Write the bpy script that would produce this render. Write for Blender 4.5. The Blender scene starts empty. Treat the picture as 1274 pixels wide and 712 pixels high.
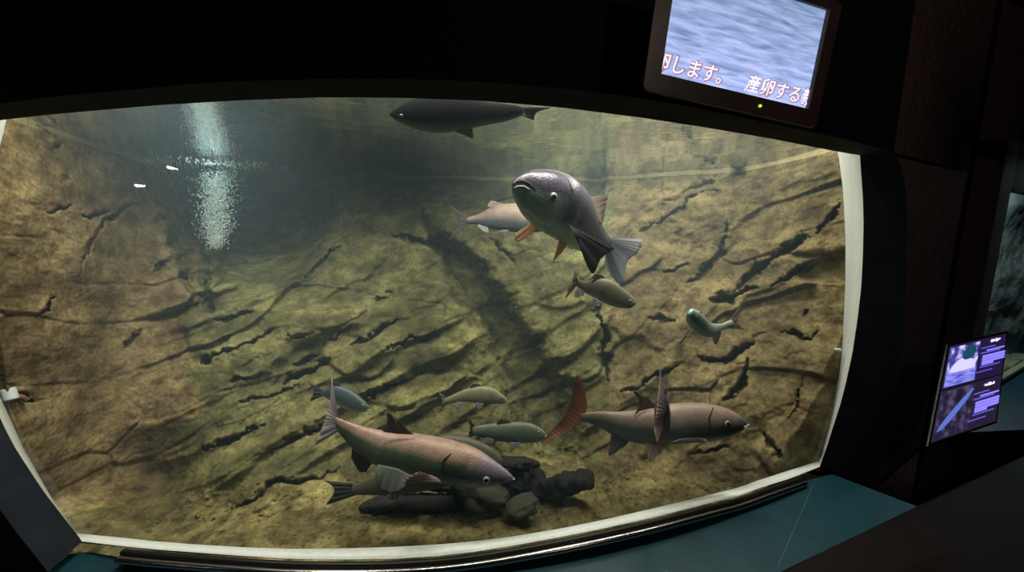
import bpy, bmesh, math, random
import numpy as np
from mathutils import Vector, Matrix
from mathutils.bvhtree import BVHTree
random.seed(7); rng = np.random.default_rng(7)
C = bpy.context.scene.collection
S = bpy.context.scene

# ------------------------------------------------------------------ camera, world, lights
EYE = 1.55
F = 440.0
YAW, PITCH = math.radians(9.05), math.radians(7.96)
RIGHT = np.array([math.cos(YAW), -math.sin(YAW), 0.0])
FWD = np.array([math.sin(YAW)*math.cos(PITCH), math.cos(YAW)*math.cos(PITCH), -math.sin(PITCH)])
UP = np.cross(RIGHT, FWD)
CAM = np.array([0.0, 0.0, EYE])
cd = bpy.data.cameras.new('camera'); cam = bpy.data.objects.new('camera', cd); C.objects.link(cam)
cd.sensor_width = 36.0; cd.lens = 36.0*F/1274.0; cd.clip_start = 0.02; cd.clip_end = 60
cam.matrix_world = Matrix(((RIGHT[0], UP[0], -FWD[0], 0), (RIGHT[1], UP[1], -FWD[1], 0), (RIGHT[2], UP[2], -FWD[2], EYE), (0, 0, 0, 1)))
S.camera = cam
w = bpy.data.worlds.new('world'); S.world = w; w.use_nodes = True
w.node_tree.nodes['Background'].inputs[0].default_value = (0.6, 0.7, 1.0, 1)
w.node_tree.nodes['Background'].inputs[1].default_value = 0.0012
S.view_settings.view_transform = 'Standard'; S.view_settings.look = 'None'
S.view_settings.gamma = 1; S.view_settings.exposure = 0.0; S.view_settings.use_curve_mapping = False
S.cycles.max_bounces = 8; S.cycles.transparent_max_bounces = 12; S.cycles.volume_bounces = 0
S.cycles.sample_clamp_indirect = 20.0; S.cycles.caustics_reflective = False; S.cycles.caustics_refractive = False

ZS = EYE + 0.475      # water surface height
ZF = EYE - 1.25       # gravel floor of the tank
def P(px, py, d):     # photo pixel at a depth d along the view axis -> point in the room
    px = np.asarray(px, float); py = np.asarray(py, float); d = np.asarray(d, float)
    r = FWD + ((px-637)/F)[..., None]*RIGHT + ((356-py)/F)[..., None]*UP
    return CAM + d[..., None]*r
def ray(px, py): return FWD + (px-637)/F*RIGHT + (356-py)/F*UP
def PZ(px, py, z):
    r = ray(px, py); return CAM + r*(z-EYE)/r[2]
def yglass(x): x = x-0.168; return 1.093 + 0.1186*x*x - 0.00836*x**3 - 0.0049*x**4
def PG(px, py, off=0.0):   # point on the bowed glass (or on the same curve shifted by off)
    r = ray(px, py); t = 1.2
    for _ in range(30):
        f = t*r[1]-yglass(t*r[0])-off; h = 1e-4
        g = ((t+h)*r[1]-yglass((t+h)*r[0])-off-f)/h
        t -= f/g
    return CAM + t*r

def area(name, loc, aim, sx, sy, power, color, spread=180):
    l = bpy.data.lights.new(name, 'AREA'); l.shape = 'RECTANGLE'; l.size = sx; l.size_y = sy
    l.energy = power; l.color = color; l.spread = math.radians(spread)
    o = bpy.data.objects.new(name, l); C.objects.link(o); o.location = loc
    o.rotation_euler = (Vector(aim)-Vector(loc)).to_track_quat('-Z', 'Y').to_euler()
    return o
WARM = (1.0, 0.965, 0.84); COOL = (0.85, 1.0, 0.88)
area('tank_lamp_front', (0.30, 1.28, ZS+0.42), (0.30, 1.42, ZF), 1.4, 0.18, 21, WARM, 140)
area('tank_lamp_left', (-1.0, 1.52, ZS+0.42), (-1.45, 1.9, ZF), 0.6, 0.3, 19, WARM, 120)
area('tank_lamp_right', (1.52, 1.72, ZS+0.42), (1.75, 1.9, ZF), 0.8, 0.3, 20, WARM)
area('tank_lamp_back', (0.85, 2.30, ZS+0.45), (0.9, 2.4, ZF), 0.9, 0.3, 9, (1.0, 0.98, 0.88), 130)
pl_ = P(269, 216, 2.35)
area('plume_fill', (pl_[0]+.02, pl_[1]-.1, ZS+0.5), (pl_[0], pl_[1], ZF), 0.12, 0.12, .6, (.85, 1.0, 1.0), 42)  # added fill light that brightens the bubble plume
area('second_tank_lamp', (4.35, 2.12, EYE+0.55), (4.35, 2.14, EYE-0.6), 1.3, 0.08, 16, (.75, .95, 1.0))
area('hall_fill', (1.2, -0.6, 2.68), (1.9, 1.4, 1.4), 0.3, 0.3, 3.5, (1.0, 0.8, 0.7))  # unseen fill added as dim hall ambient for the brown pillars

# ------------------------------------------------------------------ helpers
def M(name, col=(.5, .5, .5), rough=.6, metal=0, emit=None, es=1, spec=None):
    m = bpy.data.materials.new(name); m.use_nodes = True
    b = m.node_tree.nodes['Principled BSDF']
    b.inputs['Base Color'].default_value = (*col, 1); b.inputs['Roughness'].default_value = rough
    b.inputs['Metallic'].default_value = metal
    if spec is not None: b.inputs['Specular IOR Level'].default_value = spec
    if emit: b.inputs['Emission Color'].default_value = (*emit, 1); b.inputs['Emission Strength'].default_value = es
    return m
def N(m, t, **kw):
    n = m.node_tree.nodes.new(t)
    for k, v in kw.items():
        if k in n.inputs: n.inputs[k].default_value = v
        else: setattr(n, k, v)
    return n
def L(m, a, b): m.node_tree.links.new(a, b)
def BS(m): return m.node_tree.nodes['Principled BSDF']
def ramp(m, stops, fac):
    r = N(m, 'ShaderNodeValToRGB'); e = r.color_ramp.elements
    e[0].position, e[0].color = stops[0][0], (*stops[0][1], 1)
    e[1].position, e[1].color = stops[-1][0], (*stops[-1][1], 1)
    for p, c in stops[1:-1]:
        q = e.new(p); q.color = (*c, 1)
    L(m, fac, r.inputs['Fac']); return r
def noisy(m, c1, c2, scale, bump=0.0, detail=6, coord='Object', dist=0.02, bscale=None):
    tc = N(m, 'ShaderNodeTexCoord'); n = N(m, 'ShaderNodeTexNoise'); n.inputs['Scale'].default_value = scale; n.inputs['Detail'].default_value = detail
    L(m, tc.outputs[coord], n.inputs['Vector'])
    r = ramp(m, [(0.3, c1), (0.7, c2)], n.outputs['Fac']); L(m, r.outputs['Color'], BS(m).inputs['Base Color'])
    if bump:
        n2 = N(m, 'ShaderNodeTexNoise'); n2.inputs['Scale'].default_value = bscale or scale*4; n2.inputs['Detail'].default_value = 5
        L(m, tc.outputs[coord], n2.inputs['Vector'])
        b = N(m, 'ShaderNodeBump'); b.inputs['Strength'].default_value = bump; b.inputs['Distance'].default_value = dist
        L(m, n2.outputs['Fac'], b.inputs['Height']); L(m, b.outputs['Normal'], BS(m).inputs['Normal'])
    return m
def tag(o, label=None, cat=None, group=None, kind=None):
    if label: o['label'] = label
    if cat: o['category'] = cat
    if group: o['group'] = group
    if kind: o['kind'] = kind
    return o
def mesh(name, verts, faces, mat, parent=None, smooth=True, uv=None):
    me = bpy.data.meshes.new(name)
    me.from_pydata([tuple(map(float, v)) for v in verts], [], [tuple(map(int, f)) for f in faces])
    if uv is not None:
        l = me.uv_layers.new(name='UVMap'); idx = np.empty(len(me.loops), int); me.loops.foreach_get('vertex_index', idx)
        l.data.foreach_set('uv', np.asarray(uv, np.float32)[idx].ravel())
    if smooth: me.polygons.foreach_set('use_smooth', [True]*len(me.polygons))
    me.validate(); me.update()
    o = bpy.data.objects.new(name, me); C.objects.link(o)
    if mat: me.materials.append(mat)
    if parent: o.parent = parent; o.matrix_parent_inverse = Matrix.Translation(-parent.location)
    return o
def empty(name, loc):
    o = bpy.data.objects.new(name, None); o.location = tuple(map(float, loc)); C.objects.link(o); return o
def gridfaces(nu, nv, wrap=False):
    f = []
    for i in range(nu-1):
        for j in range(nv if wrap else nv-1):
            j2 = (j+1) % nv
            f.append((i*nv+j, i*nv+j2, (i+1)*nv+j2, (i+1)*nv+j))
    return f
def spl(pts, n):          # Catmull-Rom resample of rows
    p = np.asarray(pts, float); p = np.vstack([2*p[0]-p[1], p, 2*p[-1]-p[-2]]); m = len(p)-3
    t = np.linspace(0, m-1e-9, n); i = t.astype(int); f = (t-i)[:, None]
    a, b, c, d = p[i], p[i+1], p[i+2], p[i+3]
    return .5*((2*b)+(-a+c)*f+(2*a-5*b+4*c-d)*f**2+(-a+3*b-3*c+d)*f**3)
def lin(pts, n):          # even resample of a polyline
    p = np.asarray(pts, float); s = np.r_[0, np.cumsum(np.linalg.norm(np.diff(p, axis=0), axis=1))]
    t = np.linspace(0, s[-1], n); return np.stack([np.interp(t, s, p[:, k]) for k in range(p.shape[1])], 1)
def slab(name, quad, thick_dir, mat, parent=None):   # four corners pushed along a vector
    q = [np.asarray(v, float) for v in quad]; t = np.asarray(thick_dir, float)
    v = q+[a+t for a in q]
    return mesh(name, v, [(0, 1, 2, 3), (7, 6, 5, 4), (0, 4, 5, 1), (1, 5, 6, 2), (2, 6, 7, 3), (3, 7, 4, 0)], mat, parent, smooth=False)
def bevel(o, w, seg=2):
    b = o.modifiers.new('bevel', 'BEVEL'); b.width = w; b.segments = seg; b.limit_method = 'ANGLE'; return o
def tube(name, pts, r, mat, parent=None, nseg=14, n=30, lump=0, seed=0, cap=True, flat=1.0):
    p = spl(pts, n); rr = np.interp(np.linspace(0, 1, n), np.linspace(0, 1, len(np.atleast_1d(r))), np.atleast_1d(r)) if np.ndim(r) else np.full(n, r)
    tn = np.gradient(p, axis=0); tn /= np.linalg.norm(tn, axis=1)[:, None]
    ref = np.array([0, 0, 1.0]) if abs(tn[:, 2]).mean() < .8 else np.array([1.0, 0, 0])
    g = np.random.default_rng(seed); ph = g.uniform(0, 6.28, 6)
    V = []
    rough_ = rng_w = None
    for i in range(n):
        a = np.cross(tn[i], ref); a /= np.linalg.norm(a); b = np.cross(a, tn[i])
        endf = 1.0
        if cap:
            e = min(i, n-1-i)/max(1, n*.09); endf = math.sqrt(max(0.0, 1-(1-min(1, e))**2))
        for j in range(nseg):
            th = 2*math.pi*j/nseg
            k = 1+lump*(math.sin(3*th+ph[0]+i*.05)+.6*math.sin(2*th+ph[2]+i*.09))
            V.append(p[i]+rr[i]*k*endf*(math.cos(th)*a+flat*math.sin(th)*b))
    if lump:
        Va = np.array(V); cen_ = np.repeat(p, nseg, axis=0); k = 1+lump*5.5*fbm(Va[:, 0]*16, Va[:, 1]*16, Va[:, 2]*22, 4, seed, .6); V = list(cen_+(Va-cen_)*np.clip(k, .3, 1.8)[:, None])
    return mesh(name, V, gridfaces(n, nseg, True), mat, parent)

# numpy noise
def vnoise(x, y, z, seed=0):
    xi, yi, zi = np.floor(x).astype(np.int64), np.floor(y).astype(np.int64), np.floor(z).astype(np.int64)
    fx, fy, fz = x-xi, y-yi, z-zi
    fx, fy, fz = [t*t*t*(t*(t*6-15)+10) for t in (fx, fy, fz)]
    def h(a, b, c):
        n = (a*374761393+b*668265263+c*2147483647+seed*974711) & 0xffffffff
        n = ((n ^ (n >> 13))*1274126177) & 0xffffffff
        n = ((n ^ (n >> 16))*2246822519) & 0xffffffff
        return ((n ^ (n >> 15)) & 0xffffff)/float(0xffffff)
    r = 0
    for dx in (0, 1):
        for dy in (0, 1):
            for dz in (0, 1):
                r = r+h(xi+dx, yi+dy, zi+dz)*(fx if dx else 1-fx)*(fy if dy else 1-fy)*(fz if dz else 1-fz)
    return r*2-1
def fbm(x, y, z, o=5, seed=0, rough=.5):
    a, s, t = 1.0, 0, 0
    for k in range(o):
        s = s+a*vnoise(x, y, z, seed+k*17); t += a; a *= rough; x, y, z = x*2.03, y*2.03, z*2.03
    return s/t

# ------------------------------------------------------------------ materials of the setting
m_black = noisy(M('black_paint', rough=.75, spec=.2), (.006, .006, .007), (.011, .010, .011), 6, .1)
m_header = noisy(M('dark_header', rough=.6), (.020, .019, .019), (.036, .033, .032), 9, .15); BS(m_header).inputs['Specular IOR Level'].default_value = .12; BS(m_header).inputs['Roughness'].default_value = .85
m_jamb = noisy(M('dark_blue_plaster', rough=.55), (.014, .018, .025), (.022, .028, .037), 12, .2); BS(m_jamb).inputs['Specular IOR Level'].default_value = .12; BS(m_jamb).inputs['Roughness'].default_value = .85
m_brown = noisy(M('brown_textured_plaster', rough=.8), (.055, .036, .030), (.17, .11, .09), 40, .6, dist=.01)
m_teal = noisy(M('teal_vinyl', rough=.42), (.006, .046, .066), (.010, .060, .082), 7, .06)
m_white = M('white_liner', (.80, .84, .80), .5)
m_liner_worn = noisy(M('worn_white_ledge', rough=.5), (.80, .88, .83), (.99, 1.0, .98), 60, .35, bscale=120, dist=.004)
m_metal = M('satin_steel', (.55, .52, .50), .22, 1.0)
m_gasket = M('black_rubber', (.012, .012, .013), .45)

def rock_mat(name, stops, dark):
    m = M(name, rough=.85, spec=.25)
    tc = N(m, 'ShaderNodeTexCoord')
    mp = N(m, 'ShaderNodeMapping'); L(m, tc.outputs['Object'], mp.inputs['Vector']); mp.inputs['Rotation'].default_value = (0, math.radians(28), 0); mp.inputs['Scale'].default_value = (1, 1, 2.2)
    n = N(m, 'ShaderNodeTexNoise'); n.inputs['Scale'].default_value = 3.2; n.inputs['Detail'].default_value = 9; n.inputs['Roughness'].default_value = .62; L(m, mp.outputs[0], n.inputs['Vector'])
    r = ramp(m, stops, n.outputs['Fac'])
    n2 = N(m, 'ShaderNodeTexNoise'); n2.inputs['Scale'].default_value = 14; n2.inputs['Detail'].default_value = 7; L(m, tc.outputs['Object'], n2.inputs['Vector'])
    r2 = ramp(m, [(.38, dark), (.52, (1, 1, 1)), (.70, (1.25, 1.22, 1.1))], n2.outputs['Fac'])
    n4 = N(m, 'ShaderNodeTexNoise'); n4.inputs['Scale'].default_value = 60; n4.inputs['Detail'].default_value = 4; L(m, tc.outputs['Object'], n4.inputs['Vector'])
    r4 = ramp(m, [(.35, (.62, .58, .52)), (.6, (1.12, 1.12, 1.1))], n4.outputs['Fac'])
    mx = N(m, 'ShaderNodeMix', data_type='RGBA', blend_type='MULTIPLY'); mx.inputs[0].default_value = .9
    m0 = N(m, 'ShaderNodeMix', data_type='RGBA', blend_type='MULTIPLY'); m0.inputs[0].default_value = .8; L(m, r.outputs['Color'], m0.inputs[6]); L(m, r4.outputs['Color'], m0.inputs[7])
    L(m, m0.outputs[2], mx.inputs[6]); L(m, r2.outputs['Color'], mx.inputs[7])
    # pale mineral line where the water meets the rock
    sp = N(m, 'ShaderNodeSeparateXYZ'); g = N(m, 'ShaderNodeNewGeometry'); L(m, g.outputs['Position'], sp.inputs[0])
    a = N(m, 'ShaderNodeMath', operation='SUBTRACT'); L(m, sp.outputs['Z'], a.inputs[0]); a.inputs[1].default_value = ZS-.006
    b = N(m, 'ShaderNodeMath', operation='ABSOLUTE'); L(m, a.outputs[0], b.inputs[0])
    c = N(m, 'ShaderNodeMapRange'); L(m, b.outputs[0], c.inputs[0]); c.inputs[1].default_value = .004; c.inputs[2].default_value = .011; c.inputs[3].default_value = .45; c.inputs[4].default_value = 0
    mx2 = N(m, 'ShaderNodeMix', data_type='RGBA'); L(m, c.outputs[0], mx2.inputs[0]); L(m, mx.outputs[2], mx2.inputs[6]); mx2.inputs[7].default_value = (.55, .47, .25, 1)
    L(m, mx2.outputs[2], BS(m).inputs['Base Color'])
    bp = N(m, 'ShaderNodeBump'); bp.inputs['Strength'].default_value = .5; bp.inputs['Distance'].default_value = .014
    n3 = N(m, 'ShaderNodeTexNoise'); n3.inputs['Scale'].default_value = 38; n3.inputs['Detail'].default_value = 6; L(m, tc.outputs['Object'], n3.inputs['Vector'])
    L(m, n3.outputs['Fac'], bp.inputs['Height']); L(m, bp.outputs['Normal'], BS(m).inputs['Normal'])
    return m
m_rock_l = rock_mat('brown_rock', [(.3, (.085, .060, .028)), (.5, (.185, .138, .066)), (.68, (.32, .25, .125))], (.58, .50, .42))
m_rock_b = rock_mat('olive_rock', [(.3, (.055, .052, .021)), (.5, (.130, .124, .050)), (.68, (.27, .26, .105))], (.58, .56, .46))
m_rock_r = rock_mat('tan_rock', [(.3, (.068, .053, .024)), (.5, (.150, .122, .056)), (.68, (.27, .22, .105))], (.58, .50, .42))
m_gravel = rock_mat('ochre_gravel', [(.3, (.07, .060, .025)), (.5, (.17, .145, .06)), (.68, (.38, .33, .14))], (.5, .45, .35))

# ------------------------------------------------------------------ rock shell of the tank
step = 1.45
xs = np.arange(-430, 1112, step); ys = np.arange(112, 790, step)
PX, PY = np.meshgrid(xs, ys, indexing='ij')
def inv(p1, p2, p3):
    A = np.array([[p[0], p[1], 1] for p in (p1, p2, p3)], float); c = np.linalg.solve(A, [1/p[2] for p in (p1, p2, p3)])
    return c[0]*PX+c[1]*PY+c[2]
i_back = inv((225, 212, 2.54), (745, 229, 3.15), (500, 600, 1.92))
i_left = inv((40, 150, 1.46), (210, 210, 2.5), (0, 520, 1.36))
i_right = inv((920, 215, 2.62), (1030, 190, 2.0), (1020, 575, 1.72))
i_rb = inv((748, 229, 2.95), (920, 215, 2.66), (850, 590, 1.86))
zr = FWD[2]+(356-PY)/F*UP[2]
i_floor = zr/(-1.25)
K = 45.0
wall = np.log(np.exp(K*i_back)+np.exp(K*i_left)+np.exp(K*i_right)+np.exp(K*i_rb))/K
K2 = 60.0
i_all = np.log(np.exp(K2*wall)+np.exp(K2*i_floor))/K2
d0 = 1/np.maximum(i_all, .2)
u = (PX-637)/F*d0; v = (PY-356)/F*d0
isfloor = 1/(1+np.exp(-(i_floor-wall)*90))
sm = lambda a, b, x: (lambda t: t*t*(3-2*t))(np.clip((x-a)/(b-a), 0, 1))
wl = 1-sm(150, 240, PX); wr = sm(720, 780, PX); wb = (1-wl)*(1-wr)
ang = np.radians(26*(wl+wb)+38*wr)
al = u*np.cos(ang)-v*np.sin(ang); ac = u*np.sin(ang)+v*np.cos(ang)
warp = .16*fbm(al*1.1, ac*2.2, d0*.8, 4, 3)
t1 = (ac+warp)*5.2
lvl = np.floor(t1); fr = t1-lvl
saw = (1-fr)**1.5*0+np.where(fr < .8, (fr/.8)**1.3, 1-(fr-.8)/.2)     # bulges then undercuts downwards
ampn = np.clip(.5+1.1*fbm(al*1.3+lvl*7.1, lvl*3.7, d0*0, 3, 11), .0, 1.3)
t2 = (ac+warp*.7+.03*fbm(al*3, ac*5, d0, 3, 31))*13
f2 = t2-np.floor(t2); saw2 = np.where(f2 < .75, f2/.75, 1-(f2-.75)/.25)
amp2 = np.clip(.25+1.3*fbm(al*2+np.floor(t2)*3.3, np.floor(t2)*5.1, d0*0, 3, 12), 0, 1.2)
sb = wb*sm(330, 420, PY)                                                     # strongly bedded ledges, lower middle
disp = (.0*wl+.032*wb+.024*wr+.05*sb)*saw*ampn+(.001+.022*sb+.004*wr)*saw2*amp2
def facets(s_, seed, a_=1.0):       # broken, flat-faced blocks
    q1, q2 = al*s_+.35*fbm(u*3, v*3, d0, 3, seed+50), ac*s_*1.9+.35*fbm(u*3, v*3, d0, 3, seed+60)
    i1, i2 = np.floor(q1).astype(np.int64), np.floor(q2).astype(np.int64); best = np.full(q1.shape, 9.0); sec = np.full(q1.shape, 9.0); val = np.zeros(q1.shape)
    hsh = lambda a, b, k: (((np.sin(a*127.1+b*311.7+k*74.7+seed)*43758.5453) % 1.0))
    for da in (-1, 0, 1):
        for db in (-1, 0, 1):
            ca, cb = i1+da, i2+db; fx, fy = ca+hsh(ca, cb, 1), cb+hsh(ca, cb, 2); dx, dy = q1-fx, q2-fy; ds = dx*dx+dy*dy
            vv = (hsh(ca, cb, 3)-.5)+a_*(dx*(hsh(ca, cb, 4)-.5)+dy*(hsh(ca, cb, 5)-.35))*1.4; k = ds < best
            sec = np.where(k, best, np.minimum(sec, ds)); val = np.where(k, vv, val); best = np.where(k, ds, best)
    edge = np.clip((np.sqrt(sec)-np.sqrt(best))/.10, 0, 1)
    return val*np.clip(edge*1.6, .0, 1), edge
fa, ea = facets(2.3, 5); fb, eb = facets(6.0, 9)
disp += (.042*fa+.010*fb-.007*(1-ea))*(1-.5*wl)
disp += .11*fbm(u*1.2, v*1.2, d0, 4, 5)+.034*fbm(al*3.5, ac*6, d0*2, 6, 6, .55)+.009*fbm(u*14, v*14, d0*6, 4, 8, .6)
calm = np.exp(-((((PX-600)/170)**2+((PY-215)/105)**2)**2)); disp *= (1-.55*calm)*(1-.35*wl)
disp *= (1-.75*isfloor)
disp += isfloor*(.07*fbm(u*3.5, v*14, d0*3, 5, 41, .6))
def blob(cx, cy, rx, ry, p=1.0):
    q = ((PX-cx)/rx)**2+((PY-cy)/ry)**2; return np.exp(-q**p)
disp -= .75*blob(330, 245, 88, 95, 2.0)
disp += .16*blob(330, 130, 110, 34, 1.5)       # the hollow at upper left
disp -= .20*blob(190, 590, 60, 60)
disp -= .25*blob(742, 175, 14, 70, 1.5)
disp += .10*blob(385, 405, 45, 22, 1.5)*wb+.07*blob(300, 440, 60, 25, 1.5)+.10*blob(560, 410, 60, 40, 1.3)+.10*blob(860, 250, 60, 50, 1.3)
disp += .06*blob(470, 440, 70, 20, 1.5)+.07*blob(320, 600, 70, 30)
wob = 11*fbm(PX/22, PY/22, PX*0, 5, 77, .65); wob2 = 11*fbm(PX/22, PY/22, PX*0+9, 5, 78, .65); wmod = np.clip(.75+1.1*fbm(PX/16, PY/16, PX*0+4, 3, 79), .15, 1.5)
def crack(pts, wd, dep):
    global disp
    pts = np.array(pts, float); a = max(0, int((pts[:, 0].min()-60-xs[0])/step)); b = int((pts[:, 0].max()+60-xs[0])/step)
    c = max(0, int((pts[:, 1].min()-60-ys[0])/step)); d = int((pts[:, 1].max()+60-ys[0])/step); sl = (slice(a, b), slice(c, d))
    X = PX[sl]+wob[sl]; Y = PY[sl]+wob2[sl]; best = np.full(X.shape, 1e9); sg = np.zeros(X.shape)
    L_ = np.r_[0, np.cumsum(np.linalg.norm(np.diff(pts, axis=0), axis=1))]; par = np.zeros(X.shape)
    for i in range(len(pts)-1):
        dv = pts[i+1]-pts[i]; ln = dv@dv
        t = np.clip(((X-pts[i, 0])*dv[0]+(Y-pts[i, 1])*dv[1])/ln, 0, 1)
        ex, ey = X-(pts[i, 0]+t*dv[0]), Y-(pts[i, 1]+t*dv[1]); ds = np.hypot(ex, ey); k = ds < best
        best = np.where(k, ds, best); sg = np.where(k, ey, sg); par = np.where(k, (L_[i]+t*math.sqrt(ln))/L_[-1], par)
    taper = .35+.65*np.sin(np.pi*np.clip(par, .02, .98))
    wloc = wd*.62*taper
    disp[sl] -= dep*np.exp(-(best/(wloc*wmod[sl]))**2.2)*taper*1.1
    disp[sl] += dep*.18*np.exp(-((sg+wd*1.4)/(wd*1.1))**2)*(best < wd*5)*taper*np.exp(-(best/(wd*2.6))**4)   # lip overhanging the crack
def gully(pts, wd, dep):          # wide smooth trench
    global disp
    best = np.full(PX.shape, 1e9); X = PX+wob*1.0; Y = PY+wob2*1.0
    for a, b in zip(pts[:-1], pts[1:]):
        a, b = np.array(a, float), np.array(b, float); dv = b[:2]-a[:2]; t = np.clip(((X-a[0])*dv[0]+(Y-a[1])*dv[1])/(dv@dv), 0, 1)
        w_ = a[2]+(b[2]-a[2])*t; best = np.minimum(best, np.hypot(X-a[0]-t*dv[0], Y-a[1]-t*dv[1])/w_)
    disp -= dep*np.exp(-best**3.5)
gully([(548, 300, 12), (575, 335, 20), (612, 395, 24), (645, 445, 32), (672, 495, 36), (690, 535, 30)], 0, .34)
gully([(246, 150, 16), (240, 230, 22), (232, 300, 20), (246, 350, 14), (262, 385, 5)], 0, .24)
for pts, wd, dep in [
    ([(904, 271), (901, 312), (868, 345), (850, 353)], 7, .10), ([(940, 358), (915, 368), (884, 374)], 10, .16), ([(1012, 288), (992, 301), (941, 337), (915, 363)], 8, .14),
    ([(1047, 253), (1017, 290)], 5, .07), ([(1003, 326), (980, 345), (959, 359)], 4, .08), ([(857, 330), (828, 335)], 4, .06), ([(795, 292), (830, 270), (857, 250), (893, 235)], 4, .08),
    ([(918, 205), (912, 228)], 8, .07), ([(857, 239), (888, 224)], 5, .07), ([(1008, 390), (998, 395)], 5, .06), ([(937, 427), (904, 446), (873, 448)], 7, .12),
    ([(930, 451), (919, 479), (902, 502)], 8, .13), ([(849, 453), (806, 475), (770, 487)], 4, .08), ([(1019, 409), (1003, 420), (974, 413)], 4, .06), ([(838, 402), (804, 398)], 4, .06),
    ([(950, 540), (970, 570)], 9, .07), ([(904, 559), (862, 563)], 4, .05), ([(744, 385), (750, 420), (757, 472)], 8, .14), ([(1000, 470), (985, 520)], 5, .05), ([(820, 215), (790, 222)], 4, .05),
    ([(258, 362), (238, 378)], 6, .1), ([(316, 389), (292, 396), (270, 403)], 4, .08), ([(341, 410), (305, 427), (260, 449)], 4, .1), ([(262, 448), (252, 454)], 9, .12),
    ([(393, 410), (358, 420)], 4, .09), ([(499, 398), (472, 417), (436, 429)], 7, .12), ([(487, 365), (457, 374)], 4, .07), ([(393, 441), (365, 452)], 4, .08), ([(412, 447), (379, 461), (350, 477)], 6, .12),
    ([(441, 402), (410, 427)], 3.5, .08), ([(424, 308), (398, 325), (376, 350)], 8, .12), ([(286, 476), (324, 464)], 4, .07), ([(491, 292), (512, 296), (530, 305), (553, 306)], 7, .12),
    ([(185, 250), (160, 258), (131, 279), (114, 302), (97, 344)], 4, .06), ([(69, 372), (51, 397)], 4, .06), ([(84, 256), (55, 268)], 6, .05), ([(132, 268), (103, 268)], 7, .05), ([(84, 222), (76, 232)], 8, .02),
    ([(63, 188), (80, 180)], 5, .04), ([(211, 264), (194, 279)], 4, .06), ([(216, 326), (189, 345)], 4, .06), ([(171, 408), (153, 434)], 3.5, .06), ([(18, 488), (40, 500)], 7, .07),
    ([(560, 320), (540, 300), (520, 260)], 12, .08), ([(520, 470), (490, 478), (440, 500)], 5, .08), ([(430, 520), (380, 545), (330, 560)], 6, .09),
    ([(420, 590), (340, 600), (280, 640)], 6, .06), ([(470, 440), (520, 420), (545, 405)], 4, .07), ([(250, 560), (330, 530)], 6, .08), ([(610, 300), (640, 330)], 5, .06), ([(300, 500), (380, 480)], 4, .06)]:
    crack(pts, wd, dep)
d = d0-disp
pt = P(PX, PY, d)
yg = yglass(np.clip(pt[..., 0], -1.75, 2.1))+.10
kf = np.where(pt[..., 1] < yg, yg/np.maximum(pt[..., 1], .05), 1.0)
pt = CAM+(pt-CAM)*kf[..., None]
nx, ny = PX.shape
idx = np.arange(nx*ny).reshape(nx, ny)
def shell(name, mask, mat, label):
    q = np.stack([idx[:-1, :-1], idx[1:, :-1], idx[1:, 1:], idx[:-1, 1:]], -1)[mask[:-1, :-1]]
    used, invx = np.unique(q, return_inverse=True); vv = pt.reshape(-1, 3)[used]; q = invx.reshape(-1, 4)
    me = bpy.data.meshes.new(name); me.vertices.add(len(vv)); me.vertices.foreach_set('co', vv.astype(np.float32).ravel())
    me.loops.add(q.size); me.loops.foreach_set('vertex_index', q.astype(np.int32).ravel())
    me.polygons.add(len(q)); me.polygons.foreach_set('loop_start', np.arange(0, q.size, 4, dtype=np.int32)); me.polygons.foreach_set('loop_total', np.full(len(q), 4, np.int32))
    me.polygons.foreach_set('use_smooth', np.ones(len(q), bool)); me.update(calc_edges=True); me.validate()
    me.materials.append(mat); o = bpy.data.objects.new(name, me); C.objects.link(o); tag(o, label, None, None, 'structure'); return o
fl = (i_floor > wall); jit = 60*fbm(PX/70, PY/55, PX*0, 5, 91, .6)
lft = ~fl & (PX+jit < 232); rgt = ~fl & (PX+jit*.5 > 752); bck = ~fl & ~lft & ~rgt
shell('wall_left', lft, m_rock_l, 'brown artificial rock wall at the left of the main tank')
shell('wall_back', bck, m_rock_b, 'olive bedded rock wall at the back of the main tank')
shell('wall_right', rgt, m_rock_r, 'tan cracked rock wall at the right of the main tank')
shell('floor_gravel', fl, m_gravel, 'ochre gravel floor of the main tank')

# ------------------------------------------------------------------ water: surface and the body of water
def mix_mirror(name, ior, tint, bump=None, rough=0.0, strength=1.0):
    m = bpy.data.materials.new(name); m.use_nodes = True; nt = m.node_tree; nt.nodes.clear()
    out = N(m, 'ShaderNodeOutputMaterial'); tr = N(m, 'ShaderNodeBsdfTransparent'); tr.inputs[0].default_value = (*tint, 1)
    gl = N(m, 'ShaderNodeBsdfGlossy'); gl.inputs['Roughness'].default_value = rough; gl.inputs['Color'].default_value = (.93*strength, .96*strength, .97*strength, 1)
    fr = N(m, 'ShaderNodeFresnel'); fr.inputs['IOR'].default_value = ior; mx = N(m, 'ShaderNodeMixShader')
    L(m, fr.outputs[0], mx.inputs[0]); L(m, tr.outputs[0], mx.inputs[1]); L(m, gl.outputs[0], mx.inputs[2]); L(m, mx.outputs[0], out.inputs['Surface'])
    if bump:
        tc = N(m, 'ShaderNodeTexCoord'); mp = N(m, 'ShaderNodeMapping'); mp.inputs['Scale'].default_value = bump[3:6]; L(m, tc.outputs['Object'], mp.inputs[0])
        n = N(m, 'ShaderNodeTexNoise'); n.inputs['Scale'].default_value = bump[0]; n.inputs['Detail'].default_value = 3; L(m, mp.outputs[0], n.inputs['Vector'])
        b = N(m, 'ShaderNodeBump'); b.inputs['Strength'].default_value = bump[1]; b.inputs['Distance'].default_value = bump[2]
        L(m, n.outputs['Fac'], b.inputs['Height']); L(m, b.outputs['Normal'], gl.inputs['Normal'])
    return m
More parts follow.
